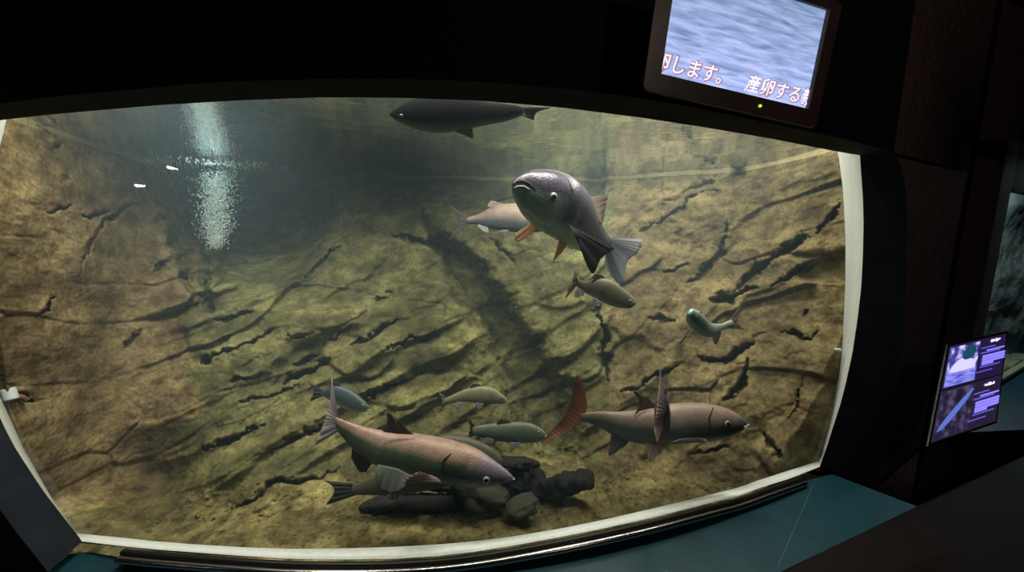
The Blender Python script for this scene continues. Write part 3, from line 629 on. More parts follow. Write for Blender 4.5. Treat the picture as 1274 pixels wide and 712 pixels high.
for o_ in [bpy.data.objects['picture_water']]:
    l = o_.data.uv_layers.new(name='UVMap')
    for lp in o_.data.loops:
        q = ((.03, .535), (.50, .535), (.50, .67), (.36, .69), (.2, .70), (.03, .69))[lp.vertex_index % 6]; l.data[lp.index].uv = ((q[0])*2, (q[1]-.5)*5)
pn.poly('bird_body', [(.06, .69), (.10, .75), (.17, .80), (.26, .825), (.36, .80), (.45, .775), (.50, .80), (.50, .765), (.47, .72), (.46, .68), (.3, .675), (.15, .675)], .0058, em('bird_white', (.50, .46, 1.0), 1.5), PN)
pn.poly('bird_head', [(.24, .82), (.24, .87), (.28, .93), (.36, .955), (.44, .93), (.46, .87), (.42, .81), (.34, .79), (.28, .795)], .0066, em('bird_green', (.012, .07, .12)), PN)
g_ = random.Random(3)
for y0, sgn in ((.525, 0), (.02, 1)):
    T0 = y0+.40
    pts = [(.70+.13*k/6, T0+(.03 if k % 2 else .055)-.002*k) for k in range(7)]
    for k in range(6): rect('title_mark', .71+.028*k, T0+g_.uniform(-.004, .012), .735+.028*k, T0+g_.uniform(.022, .042), .0045, e_w)
    for a, b, x0, x1, mt in ((.345, .358, .55, .80, e_b), (.305, .322, .66, .97, e_l), (.285, .30, .56, .90, e_b), (.235, .262, .60, .99, e_l), (.205, .230, .60, .99, e_l), (.175, .20, .60, .99, e_l), (.150, .172, .60, .80, e_l), (.125, .138, .58, .92, e_b), (.075, .086, .52, .80, e_b)):
        rect('text_line', x0, y0+a, x1, y0+b, .0045, mt)
rect('fish_picture', .02, .03, .54, .49, .0042, pic_mat('pond_shade', (.012, .010, .03), (.03, .022, .06), (.10, .08, .16), 2, 2, 2.2))
pn.poly('pictured_fish', [(.05, .10), (.08, .15), (.16, .22), (.27, .30), (.38, .375), (.50, .45), (.53, .44), (.47, .375), (.44, .34), (.34, .26), (.22, .17), (.12, .11)], .0052, pic_mat('fish_print', (.04, .06, .35), (.12, .18, .62), (.40, .38, .85), 1, 1, 5), PN)

# ------------------------------------------------------------------ fish
def fish_mat(name, back, mid, flank, belly, blot=.35, head=None, metal=0.1, rough=.48, hstart=.72, st=(.08, .30, .55, .78)):
    m = M(name, rough=rough, metal=metal); tc = N(m, 'ShaderNodeTexCoord'); s = N(m, 'ShaderNodeSeparateXYZ'); L(m, tc.outputs['UV'], s.inputs[0])
    n1 = N(m, 'ShaderNodeTexNoise'); n1.inputs['Scale'].default_value = 6; n1.inputs['Detail'].default_value = 6; L(m, tc.outputs['Object'], n1.inputs['Vector'])
    a = N(m, 'ShaderNodeMath', operation='MULTIPLY_ADD'); L(m, n1.outputs['Fac'], a.inputs[0]); a.inputs[1].default_value = blot
    b = N(m, 'ShaderNodeMath', operation='SUBTRACT'); L(m, s.outputs['Y'], b.inputs[0]); b.inputs[1].default_value = blot*.5; L(m, b.outputs[0], a.inputs[2])
    r = ramp(m, [(st[0], belly), (st[1], flank), (st[2], mid), (st[3], back)], a.outputs[0])
    if head:
        hr = ramp(m, [(.25, head[1]), (.6, head[0])], a.outputs[0])
        k = N(m, 'ShaderNodeMapRange'); L(m, s.outputs['X'], k.inputs[0]); k.inputs[1].default_value = hstart-.04; k.inputs[2].default_value = hstart+.04
        mx = N(m, 'ShaderNodeMix', data_type='RGBA'); L(m, k.outputs[0], mx.inputs[0]); L(m, r.outputs[0], mx.inputs[6]); L(m, hr.outputs[0], mx.inputs[7]); colr = mx.outputs[2]
    else: colr = r.outputs[0]
    n5 = N(m, 'ShaderNodeTexNoise'); n5.inputs['Scale'].default_value = 30; n5.inputs['Detail'].default_value = 5; L(m, tc.outputs['Object'], n5.inputs['Vector'])
    r5 = ramp(m, [(.36, (.66, .68, .66)), (.62, (1.12, 1.1, 1.08))], n5.outputs['Fac']); m5 = N(m, 'ShaderNodeMix', data_type='RGBA', blend_type='MULTIPLY'); m5.inputs[0].default_value = .45
    L(m, colr, m5.inputs[6]); L(m, r5.outputs[0], m5.inputs[7]); L(m, m5.outputs[2], BS(m).inputs['Base Color'])
    # scales fade out on the head
    mp = N(m, 'ShaderNodeMapping'); mp.inputs['Scale'].default_value = (95, 26, 1); L(m, tc.outputs['UV'], mp.inputs[0])
    vo = N(m, 'ShaderNodeTexVoronoi'); vo.inputs['Scale'].default_value = 1.0; L(m, mp.outputs[0], vo.inputs['Vector'])
    bp = N(m, 'ShaderNodeBump'); bp.inputs['Strength'].default_value = .35; bp.inputs['Distance'].default_value = .002; L(m, vo.outputs['Distance'], bp.inputs['Height']); L(m, bp.outputs[0], BS(m).inputs['Normal'])
    return m
def fin_mat(name, c, c2, trans=.45):
    m = bpy.data.materials.new(name); m.use_nodes = True; b = BS(m); b.inputs['Roughness'].default_value = .5
    tc = N(m, 'ShaderNodeTexCoord'); wv = N(m, 'ShaderNodeTexWave', bands_direction='Y'); wv.inputs['Scale'].default_value = 7; wv.inputs['Distortion'].default_value = 1.2; wv.inputs['Detail'].default_value = 2; L(m, tc.outputs['UV'], wv.inputs['Vector'])
    s = N(m, 'ShaderNodeSeparateXYZ'); L(m, tc.outputs['UV'], s.inputs[0])
    mx = N(m, 'ShaderNodeMix', data_type='RGBA'); L(m, s.outputs['X'], mx.inputs[0]); mx.inputs[6].default_value = (*c, 1); mx.inputs[7].default_value = (*c2, 1)
    m2 = N(m, 'ShaderNodeMix', data_type='RGBA', blend_type='MULTIPLY'); m2.inputs[0].default_value = .28; L(m, mx.outputs[2], m2.inputs[6]); L(m, wv.outputs['Color'], m2.inputs[7])
    L(m, m2.outputs[2], b.inputs['Base Color'])
    bp = N(m, 'ShaderNodeBump'); bp.inputs['Strength'].default_value = .5; bp.inputs['Distance'].default_value = .002; L(m, wv.outputs['Fac'], bp.inputs['Height']); L(m, bp.outputs[0], b.inputs['Normal'])
    tl = N(m, 'ShaderNodeBsdfTranslucent'); L(m, m2.outputs[2], tl.inputs['Color']); ms = N(m, 'ShaderNodeMixShader'); ms.inputs[0].default_value = trans
    L(m, b.outputs[0], ms.inputs[1]); L(m, tl.outputs[0], ms.inputs[2]); L(m, ms.outputs[0], m.node_tree.nodes['Material Output'].inputs['Surface'])
    return m
m_eyew = M('eye_ring', (.42, .46, .42), .4, .0); m_line = M('dark_skin_line', (.02, .02, .022), .6); m_pupil = M('pupil', (.01, .01, .012), .12); m_lip = M('pale_lip', (.62, .68, .66), .4)

def fin(name, base, edge, dep, mat, parent, nu=14, nv=16, th=.0022, wave=.004, d2=None):
    """a fin between its root line and its free edge; dep is the depth at the root, d2 at the edge"""
    d2 = dep if d2 is None else d2
    base = [tuple(q)+(dep,) if len(q) < 3 else q for q in base]; edge = [tuple(q)+(d2,) if len(q) < 3 else q for q in edge]
    bp_ = lin(base, nv); ep = spl(edge, nv) if len(edge) > 2 else lin(edge, nv)
    V = []; UVs = []
    for side in (1, -1):
        for i in range(nu):
            t = i/(nu-1)
            for j in range(nv):
                q = bp_[j]*(1-t)+ep[j]*t; dd = q[2]+wave*math.sin(j*1.9)*t+side*th*(1-.8*t)*.5
                V.append(P(q[0], q[1], dd)); UVs.append((t, j/(nv-1)))
    g = gridfaces(nu, nv); K_ = nu*nv; fs = g+[tuple(q+K_ for q in f[::-1]) for f in g]
    rim = [i*nv for i in range(nu)]+[(nu-1)*nv+j for j in range(1, nv)]+[i*nv+nv-1 for i in range(nu-2, -1, -1)]+[j for j in range(nv-2, 0, -1)]
    for a, b in zip(rim, rim[1:]+rim[:1]): fs.append((a, b, b+K_, a+K_))
    return mesh(name, V, fs, mat, parent, uv=UVs)

def fish(label, top, bot, dep, mat, finmat, fins, thick=.5, group=None, eye=None, gill=.74, er=3.5, lip=True, rings=64, seg=28, tailfirst=True, cat='fish', sharp=2.2, lines=()):
    """top/bot: outlines from the tail root to the snout; dep: depths along the fish"""
    n = rings; tp, bt = spl(top, n), spl(bot, n); dd = np.interp(np.linspace(0, 1, n), np.linspace(0, 1, len(np.atleast_1d(dep))), np.atleast_1d(dep))
    Tp, Bt = P(tp[:, 0], tp[:, 1], dd), P(bt[:, 0], bt[:, 1], dd); mid = (Tp+Bt)/2; hv = (Tp-Bt)/2; hh = np.linalg.norm(hv, axis=1); hu = hv/np.maximum(hh, 1e-6)[:, None]
    tn = np.gradient(mid, axis=0); ln = np.linalg.norm(tn, axis=1); tn /= ln[:, None]
    for _ in range(3): tn[1:-1] = (tn[:-2]+tn[1:-1]+tn[2:])/3
    sd = np.cross(tn, hu); sd /= np.linalg.norm(sd, axis=1)[:, None]
    sgn = np.sign(((CAM-mid)*sd).sum(1)); sd *= sgn[:, None]
    hs = hh.copy()
    for _ in range(6): hs[1:-1] = (hs[:-2]+hs[1:-1]+hs[2:])/3
    tv_ = np.linspace(0, 1, n); tk = thick if np.ndim(thick) == 0 else np.interp(tv_, np.linspace(0, 1, len(thick)), thick)
    V = []; UVs = []
    for i in range(n):
        t = i/(n-1); gl = .035*math.exp(-((t-gill)/.012)**2)-.03*math.exp(-((t-gill-.02)/.010)**2)
        for j in range(seg):
            a = 2*math.pi*j/seg; ca, sa = math.cos(a), math.sin(a)
            wdt = abs(ca)**(2/sharp)*(1 if ca > 0 else -1)
            k = 1-gl*1.2*abs(ca)
            V.append(mid[i]+hv[i]*sa+sd[i]*wdt*hs[i]*(tk if np.ndim(tk) == 0 else tk[i])*k*(1 if i not in (0, n-1) else .3)); UVs.append((t, .5+.5*sa))
    fs = gridfaces(n, seg, True); fs.append(tuple(range(seg))[::-1]); fs.append(tuple(range((n-1)*seg, n*seg)))
    root = empty('fish', mid[n//2]); tag(root, label, cat, group)
    body = mesh('body', V, fs, mat, root, uv=UVs)
    bv = BVHTree.FromPolygons([Vector(v) for v in V], [tuple(f) for f in fs])
    if eye:
        r = ray(*eye); hit, nr_, _, dist = bv.ray_cast(Vector(CAM), Vector(r/np.linalg.norm(r)))
        if hit is not None and nr_.dot(Vector(r)) > 0: nr_ = -nr_
        if hit is not None:
            i = int(np.argmin(np.linalg.norm(mid-np.array(hit), axis=1))); rr_ = er/F*np.linalg.norm(np.array(hit)-CAM)/np.linalg.norm(r)
            for sgn_ in (1, -1):
                c0 = np.array(hit); nn = np.array(nr_)
                if sgn_ < 0:
                    off = (c0-mid[i])@sd[i]; c0 = c0-2*off*sd[i]; nn = nn-2*(nn@sd[i])*sd[i]
                for nm, rad, lift, mt in (('eye', rr_, -.18, m_eyew), ('pupil', rr_*.60, .38, m_pupil)):
                    bm = bmesh.new(); bmesh.ops.create_uvsphere(bm, u_segments=16, v_segments=10, radius=rad)
                    q = Vector(nn).to_track_quat('Z', 'Y').to_matrix().to_4x4()
                    bmesh.ops.transform(bm, matrix=Matrix.Translation(Vector(c0+nn*rad*lift)) @ q @ Matrix.Diagonal((1, 1, .55, 1)), verts=bm.verts)
                    me = bpy.data.meshes.new(nm); bm.to_mesh(me); bm.free(); me.polygons.foreach_set('use_smooth', [True]*len(me.polygons)); me.materials.append(mt)
                    o = bpy.data.objects.new(nm, me); C.objects.link(o)
                    if nm == 'eye': par = root; ey = o
                    o.parent = root if nm == 'eye' else ey
                    o.matrix_parent_inverse = Matrix.Translation(-root.location) if nm == 'eye' else Matrix.Identity(4)
    if lip:
        i0 = n-2; pts = []
        for t in np.linspace(-1, 1, 9):
            k = int(n-1-abs(t)*n*.055); pts.append(mid[k]-hv[k]*.35+sd[k]*hs[k]*(tk if np.ndim(tk) == 0 else tk[k])*t*1.0+(tn[k]*.002))
        tube('lip', pts, hs.max()*.035, m_lip, root, nseg=8, n=18)
    for nm, pts_, rp, mt in lines:
        hp = []
        for q in lin(pts_, 14):
            r = ray(*q); h_ = bv.ray_cast(Vector(CAM), Vector(r/np.linalg.norm(r)))
            if h_[0] is not None: hp.append(np.array(h_[0]))
        if len(hp) > 3:
            rr_ = rp/F*np.linalg.norm(hp[0]-CAM); tube(nm, hp, [rr_*.5, rr_, rr_*.5], mt, root, nseg=8, n=24)
    for f in fins:
        nm, ba, ed, dr = f[:4]; fm = f[4] if len(f) > 4 and f[4] else finmat; de = f[5] if len(f) > 5 else None
        fin(nm, ba, ed, dr, fm, root, d2=de)
    return root

f_grey = fin_mat('grey_fin', (.16, .16, .17), (.34, .33, .34)); f_pink = fin_mat('pink_fin', (.62, .46, .42), (.85, .70, .66)); f_dark = fin_mat('dark_fin', (.06, .055, .055), (.12, .10, .10))
f_org = fin_mat('orange_fin', (.98, .62, .34), (1.0, .80, .56), .75); f_rust = fin_mat('rust_fin', (.48, .18, .08), (.14, .06, .04)); f_pale = fin_mat('pale_fin', (.75, .80, .76), (.88, .90, .88))
f_olive = fin_mat('olive_fin', (.18, .19, .14), (.36, .38, .30)); f_yel = fin_mat('yellow_fin', (.5, .5, .25), (.55, .55, .3)); f_blue = fin_mat('slate_fin', (.10, .12, .16), (.75, .58, .56), .5)  # slate fin's pink end paints in the lit tail edge

# big carp at lower left
mat6 = fish_mat('carp_lit_back', (.42, .27, .215), (.36, .25, .19), (.075, .105, .065), (.05, .07, .05), .30, ((.27, .23, .28), (.15, .17, .12)), hstart=.72, st=(.12, .56, .72, .90))  # warm top light on the back is put into the colour
fish('large pink-lit carp swimming right above the driftwood at lower left',
     [(416.4, 518.8), (447, 529.6), (478, 536.4), (509, 539), (540, 543.5), (571, 551), (592.5, 559), (614, 573), (629.6, 585), (640.4, 595.2)],
     [(419.4, 535.8), (437, 556), (453.4, 571), (475, 580.6), (503, 590), (532, 598), (562, 602), (592, 606), (618, 604), (639.8, 596.6)],
     [1.40, 1.38, 1.34, 1.30, 1.28], mat6, f_grey, [
     ('tail_fin', [(421, 517), (424, 526), (421, 537)], [(412.6, 469), (410, 505), (401, 531), (396, 545), (390, 556)], 1.40, fin_mat('lilac_fin', (.32, .30, .38), (.80, .74, .80)), 1.42),
     ('dorsal_fin', [(515, 541), (495, 540), (478, 538)], [(510, 537), (494, 521), (480, 512), (482, 525), (475, 535)], 1.33, fin_mat('brown_fin', (.20, .14, .11), (.28, .22, .20))),
     ('pectoral_fin', [(549, 601), (546, 596), (538, 592)], [(500, 602), (508, 594), (521, 587)], 1.245, f_pink, 1.20),
     ('pelvic_fin', [(512, 592), (494, 583), (470, 578)], [(503, 606), (489, 614), (473, 609), (466, 590)], 1.28, fin_mat('bicolour_fin', (.30, .34, .28), (.16, .18, .16)), 1.25),
     ('anal_fin', [(464, 575), (450, 567), (438, 557)], [(455, 588), (446, 586), (437, 570)], 1.36, f_dark)],
     thick=[.25, .45, .55, .58, .6, .6, .5, .35], eye=(604.9, 597.5), er=4.8, gill=.68, lines=[('gill_cover', [(562, 564), (552, 573), (549, 586), (554, 600)], 1.5, m_line), ('mouth', [(639, 596), (630, 598), (621, 602)], 1.0, m_line)])
# big carp at lower right
mat7 = fish_mat('carp_dusky', (.33, .235, .19), (.24, .19, .155), (.055, .08, .07), (.10, .13, .12), .34, ((.11, .10, .15), (.05, .065, .08)), hstart=.85, st=(.06, .46, .68, .88))  # tan back carries the warm overhead light in its colour
fish('large dusky carp with a rust-red tail swimming right at lower right',
     [(722, 515), (743.6, 512.4), (767.5, 512.4), (789, 511), (813, 506.4), (836.7, 502.8), (867.8, 501.2), (894, 505), (913, 512.4), (925, 520.8), (932, 527.2)],
     [(722, 524), (743.6, 530), (760, 540), (779.4, 548), (798.5, 552), (825, 552.3), (846, 551.3), (875, 549.5), (899, 546), (918, 539), (931.6, 528.8)],
     [1.66, 1.62, 1.58, 1.55, 1.52], mat7, f_dark, [
     ('tail_fin', [(719, 467), (728, 485), (731, 506), (725, 522), (710, 537), (675, 551)], [(717.5, 466), (714, 478), (710, 499), (700, 520), (686, 536), (673, 552)], 1.665, f_rust, 1.69),
     ('dorsal_fin', [(819, 507), (806, 509), (795, 512)], [(817, 504), (802, 493), (787, 486), (795, 500), (789, 519)], 1.575, fin_mat('red_brown_fin', (.30, .14, .10), (.20, .18, .19))),
     ('pectoral_fin', [(880, 549), (878, 547), (876, 546)], [(832, 551), (848, 546), (858, 545)], 1.48, f_pale, 1.45),
     ('pelvic_fin', [(826, 551), (814, 553), (803, 550)], [(821, 562), (809, 574), (805, 562)], 1.56, f_pink),
     ('anal_fin', [(783, 549), (772, 545), (760, 540)], [(777, 556), (758, 567), (759, 551)], 1.61, f_grey)],
     thick=[.3, .45, .55, .58, .6, .6, .5, .35], eye=(905, 527), er=3.4, gill=.80, lines=[('gill_cover', [(888, 506), (882, 520), (884, 538)], .9, m_line)])
# fish crossing in front, seen from behind
mat8 = fish_mat('slate_side', (.10, .10, .13), (.07, .08, .12), (.05, .065, .10), (.06, .07, .09), .2)
fish('slate fish seen tail-first, crossing in front of the dusky carp',
     [(826, 503), (825, 498), (824.5, 492), (824, 489), (824, 490), (824, 497), (824, 510)],
     [(826, 520), (825, 528), (824.5, 538), (824, 546), (824, 548), (824, 542), (824, 525)],
     [1.20, 1.24, 1.29, 1.34, 1.38, 1.42, 1.44], mat8, f_blue, [
     ('tail_fin', [(829, 500), (833, 511), (828, 523)], [(818.5, 443, 1.30), (821, 470, 1.24), (817, 508, 1.16), (814, 535, 1.13), (818, 552, 1.11)], 1.20, f_blue, 1.17),
     ('dorsal_fin', [(826, 492), (825, 491), (824, 492)], [(829, 481), (830, 486), (829, 492)], 1.32, f_blue)],
     thick=.32, lip=False, gill=.8)
# head-on carp at the centre
mat1 = fish_mat('carp_silver_dark', (.12, .11, .15), (.035, .030, .045), (.05, .05, .055), (.45, .58, .46), .22, ((.075, .065, .10), (.45, .62, .47)), hstart=.60, rough=.30, metal=.2)
f_wing = fin_mat('dusky_wing_fin', (.07, .06, .07), (.10, .09, .095), .25)
fish('large dark carp facing the glass with its head raised, centre of the tank',
     [(765, 299), (756, 292), (747, 279), (737, 259), (724, 235), (706, 218), (683, 211), (660, 212), (645, 219), (637.5, 228)],
     [(757, 306), (748, 318), (738, 318), (722, 313), (704, 304), (684, 293), (666, 281), (652, 266), (642, 248), (637, 233)],
     [1.78, 1.72, 1.65, 1.58, 1.50, 1.42, 1.36, 1.31, 1.28, 1.26], mat1, f_grey, [
     ('tail_fin', [(757, 296), (759, 303), (755, 312)], [(799.5, 297), (794, 314), (781, 324), (778, 340), (775, 354), (762, 346), (752, 326)], 1.74, fin_mat('slate_tail_fin', (.14, .14, .18), (.50, .52, .56)), 1.80),
     ('dorsal_fin', [(730, 246), (737, 260), (748, 279)], [(757, 242), (754, 255), (750, 277)], 1.56, fin_mat('tan_fin', (.50, .36, .26), (.30, .23, .20), .6), 1.62),
     ('pectoral_fin', [(706, 279), (712, 288), (720, 296)], [(765, 309), (748, 322), (738, 341), (728, 326), (724, 312)], 1.36, f_wing, 1.42),
     ('pectoral_fin', [(667, 274), (670, 277), (674, 281)], [(640, 291), (642, 300), (650, 299), (663, 290)], 1.42, f_org, 1.40),
     ('pelvic_fin', [(696, 298), (702, 301), (706, 304)], [(687, 327), (692, 322), (700, 313)], 1.50, f_org, 1.48)],
     thick=[.3, .4, .5, .55, .6, .62, .62, .6, .58, .55], eye=(689, 245), er=5.6, gill=.50, lip=False, sharp=2.1, lines=[('mouth', [(638, 231), (642, 226), (650, 225), (659, 229), (667, 236)], 1.3, m_line), ('lower_lip', [(639, 235), (644, 232), (652, 232), (660, 237)], 1.2, m_lip), ('gill_cover', [(706, 221), (713, 240), (710, 262), (698, 281)], 1.1, m_line)])
# pale carp behind it
mat3 = fish_mat('carp_hazy', (.46, .34, .28), (.40, .30, .25), (.12, .13, .15), (.10, .12, .13), .2)
fish('pinkish carp far back, its head hidden behind the head-on carp',
     [(580, 271), (596, 266.5), (610, 258.5), (622, 254.6), (641, 253.5), (655, 257), (672, 265), (690, 277)],
     [(580, 279), (593, 279.5), (607, 284), (624, 287), (641, 289), (655, 290), (674, 288), (690, 281)],
     [2.0, 1.95, 1.9], mat3, f_grey, [
     ('tail_fin', [(582, 270), (584, 275), (582, 280)], [(557, 254), (571, 271), (566, 285), (558, 300)], 2.0, fin_mat('mauve_fin', (.25, .20, .19), (.20, .17, .18))),
     ('dorsal_fin', [(628, 256), (620, 256), (612, 259)], [(624, 253), (611, 250), (606, 257)], 1.95, f_pink),
     ('pelvic_fin', [(634, 287), (630, 286), (626, 286)], [(611, 292), (617, 289), (624, 286)], 1.86, f_pale),
     ('anal_fin', [(607, 283), (601, 281), (595, 279)], [(608, 290), (600, 287), (594, 281)], 1.93, f_pale)], thick=.5, lip=False, gill=.8)
# small olive fish below
mat4 = fish_mat('olive_side', (.12, .115, .07), (.10, .10, .06), (.13, .13, .095), (.45, .45, .36), .2, ((.16, .16, .13), (.2, .2, .16)), hstart=.8)
fish('small olive fish swimming down to the right below the head-on carp',
     [(718, 348), (730.6, 349.5), (744, 345.5), (758.6, 348), (776, 359.6), (787, 369), (791.5, 376.5)],
     [(716, 355), (726, 363.5), (741, 371.4), (755.7, 379), (770.4, 383), (784, 383.5), (791, 378.5)],
     [1.52, 1.48, 1.44], mat4, f_pale, [
     ('tail_fin', [(719, 347), (720, 352), (717, 356)], [(715, 337), (711, 353), (706, 362), (703, 373)], 1.52, fin_mat('white_edge_fin', (.2, .2, .15), (.62, .64, .58))),
     ('dorsal_fin', [(756, 348), (748, 347), (740, 348)], [(752, 344), (741, 340), (736, 346)], 1.48, f_olive),
     ('anal_fin', [(727, 363), (723, 361), (719, 358)], [(726, 368), (716, 370), (715, 364)], 1.50, f_pale),
     ('pelvic_fin', [(750, 377), (745, 374), (739, 370)], [(748, 381), (736, 382), (732, 379)], 1.46, f_pale)], thick=.5, eye=(784, 374.5), er=1.6, gill=.8, lip=False)
# turning pale fish
mat5 = fish_mat('pale_teal', (.50, .58, .50), (.32, .50, .42), (.14, .32, .28), (.18, .34, .32), .15, rough=.28, metal=.3)
fish('small pale teal fish turning towards the glass at right of centre',
     [(912, 397), (905, 400), (897, 403), (887, 402.5), (879, 398.5), (873, 391), (867, 386), (861, 384.5)],
     [(912, 409.5), (905, 409), (897, 412), (886, 419), (875, 419), (864, 411), (856.5, 402), (856, 391)],
     [1.68, 1.66, 1.63, 1.60, 1.56, 1.52, 1.48, 1.46], mat5, f_pale, [
     ('tail_fin', [(910, 397), (912, 403), (911, 409)], [(923, 375), (919, 388), (917, 400), (925, 409), (938, 411)], 1.67, fin_mat('smoky_fin', (.34, .34, .33), (.38, .38, .36), .6)),
     ('pectoral_fin', [(859.5, 409), (858.5, 408.5), (857.5, 408)], [(847, 428), (846, 427), (845.5, 425)], 1.49, f_pale),
     ('anal_fin', [(899, 411), (895, 413), (891, 416)], [(893, 427), (889, 428), (886, 421)], 1.61, f_pale)], thick=[.4, .5, .55, .6, .7, .8, .8, .7], eye=(870.5, 388.5), er=2.2, gill=.75, lip=False)
# small dark teal fish
mat9 = fish_mat('dark_teal', (.055, .085, .085), (.045, .07, .075), (.07, .09, .09), (.45, .52, .52), .15)
fish('small dark teal fish above the tail of the pink-lit carp',
     [(400, 487), (408, 483), (419, 479.5), (435, 484), (448, 494), (456, 502), (459.8, 507)],
     [(400, 492), (406, 495), (416, 501), (430, 509), (443, 513), (454, 513), (459, 510.5)],
     [1.72, 1.70, 1.66], mat9, f_dark, [
     ('tail_fin', [(402, 486), (404, 489), (402, 493)], [(381, 473), (390, 486), (385, 500)], 1.72, f_dark),
     ('dorsal_fin', [(428, 483), (421, 481), (414, 482)], [(424, 479), (415, 475), (411, 481)], 1.70, f_dark)], thick=.5, eye=(451, 504), er=1.5, gill=.78)
mat10 = fish_mat('pale_olive', (.30, .29, .17), (.26, .26, .16), (.25, .26, .18), (.34, .35, .28), .2)
fish('pale olive fish above the dark driftwood, upper of the middle pair',
     [(552, 497), (558, 494), (571, 488), (585, 482.6), (600, 480.5), (613, 483), (623, 489.5), (629, 495), (631, 498)],
     [(552, 503), (561, 502), (574, 500), (586, 500.5), (602, 503), (614, 503), (623, 502.5), (629, 501), (630.8, 499.5)],
     [1.72, 1.69, 1.66], mat10, f_olive, [
     ('tail_fin', [(556, 495), (557, 499), (555, 503)], [(545, 487), (550, 500), (545, 516)], 1.72, f_grey),
     ('pelvic_fin', [(602, 502), (597, 502), (592, 500)], [(600, 507), (595, 510), (592, 504)], 1.66, f_pale),
     ('anal_fin', [(577, 501), (572, 501), (568, 500)], [(576, 506), (569, 509), (566, 504)], 1.69, f_pale),
     ('dorsal_fin', [(604, 482), (596, 482), (588, 483.5)], [(598, 478.5), (588, 477), (584, 482)], 1.69, f_olive)], thick=.5, eye=(624, 495.5), er=1.5, gill=.78)
mat11 = fish_mat('teal_grey', (.19, .21, .15), (.13, .18, .145), (.11, .165, .14), (.16, .22, .19), .15)
fish('teal grey fish behind the pink-lit carp, lower of the middle pair',
     [(588, 532), (595, 530), (610, 527.5), (627, 526), (645, 525.2), (660, 527), (671, 532), (677, 537), (679.5, 541)],
     [(588, 541), (596, 543.5), (610, 546.5), (622, 549), (638, 551), (655, 551.3), (668, 550), (676, 547.5), (679.3, 543.5)],
     [1.60, 1.57, 1.54], mat11, f_olive, [
     ('tail_fin', [(592, 531), (593, 536), (591, 542)], [(582, 519), (585, 534), (579, 548)], 1.60, f_dark),
     ('dorsal_fin', [(638, 527), (630, 527), (622, 528)], [(634, 523), (622, 521), (617, 527)], 1.57, f_olive),
     ('pelvic_fin', [(648, 550), (642, 551), (635, 550)], [(643, 556), (634, 564), (634, 555)], 1.54, f_pale),
     ('anal_fin', [(617, 547), (611, 546), (605, 544)], [(615, 551), (607, 553), (604, 548)], 1.57, f_pale)], thick=.5, eye=(670, 538), er=1.7, gill=.80)
# dark carp hidden behind the pink-lit one
mat12 = fish_mat('murky', (.11, .11, .075), (.09, .09, .065), (.06, .065, .05), (.05, .055, .045), .2)
fish('murky grey carp half hidden behind the pink-lit carp, near the gravel',
     [(438, 604), (455, 597), (480, 584), (510, 563), (545, 542), (570, 541), (593, 548), (612, 558), (626, 572)],
     [(438, 616), (458, 616), (482, 616), (508, 614), (540, 608), (568, 602), (592, 598), (612, 592), (625, 582)],
     [1.56, 1.52, 1.50, 1.48], mat12, f_olive, [
     ('tail_fin', [(442, 602), (446, 609), (442, 617)], [(404, 598), (416, 610), (405, 629)], 1.56, fin_mat('murky_fin', (.07, .07, .05), (.12, .12, .085))),
     ('pelvic_fin', [(500, 612), (493, 613), (486, 613)], [(494, 622), (484, 622), (482, 616)], 1.50, f_olive),
     ('dorsal_fin', [(545, 546), (530, 553), (515, 562)], [(532, 541), (514, 548), (508, 558)], 1.52, f_dark)], thick=.42, lip=False, gill=.8)
# fish at the surface near the glass
mat2 = fish_mat('silhouette_back', (.004, .004, .005), (.006, .006, .006), (.012, .014, .010), (.30, .40, .22), .16, rough=.9, metal=0, st=(.05, .24, .4, .78)); BS(mat2).inputs['Specular IOR Level'].default_value = .05  # unlit silhouette is painted in as near-black skin
fish('silhouetted carp at the water surface below the header',
     [(652, 134), (636, 130.5), (609, 128), (580, 122), (550, 120), (521, 122), (501, 130.5), (490, 137.5), (484.5, 142)],
     [(652, 143), (629, 151), (602, 156), (575, 161.5), (545, 165), (520, 161.5), (503, 155), (491, 148.5), (485, 144)],
     [1.22, 1.20, 1.18], mat2, f_dark, [
     ('tail_fin', [(650, 133), (648, 138), (650, 144)], [(686, 134), (668, 140), (664, 150)], 1.22, f_dark, 1.24),
     ('anal_fin', [(588, 159), (578, 161), (568, 161)], [(589, 174), (580, 169), (566, 164)], 1.20, f_yel)], thick=.5, eye=(499, 144), er=2.2, gill=.8, lip=False)

# ------------------------------------------------------------------ driftwood and stones on the gravel
m_wood = noisy(M('waterlogged_wood', rough=.8), (.003, .003, .003), (.014, .013, .009), 14, .7, dist=.01)
m_stone = noisy(M('olive_stone', rough=.85), (.018, .019, .012), (.07, .07, .038), 9, .5, dist=.01)
def log(label, pts, r, seed, flat=.8, mat=None):
    o = tube('driftwood', [P(*p) for p in pts], r, mat or m_wood, nseg=28, n=80, lump=.10, seed=seed, flat=flat); tag(o, label, 'driftwood'); return o
log('thick black driftwood log with a rounded end pointing right', [(652, 620, 1.70), (690, 607, 1.66), (720, 598, 1.64), (740, 600, 1.62)], [.035, .058, .052, .045], 1)
log('flat-topped dark driftwood slab above the thick log', [(622, 574, 1.68), (645, 575, 1.70), (672, 578, 1.72)], [.030, .040, .026], 2, .55)
log('short upright driftwood stump between the slab and the gravel', [(652, 580, 1.72), (645, 600, 1.72), (640, 620, 1.70)], [.05, .07, .06], 3)
log('knotted driftwood root under the head of the pink-lit carp', [(560, 604, 1.60), (578, 616, 1.60), (596, 632, 1.60)], [.03, .055, .04], 4)
log('long low dark driftwood branch doubling as shadow, lying left on the gravel', [(446, 632, 1.62), (490, 626, 1.62), (540, 628, 1.62), (590, 622, 1.62)], [.02, .05, .045, .04], 5, .7)  # dark branch also stands in for the shadow on the gravel
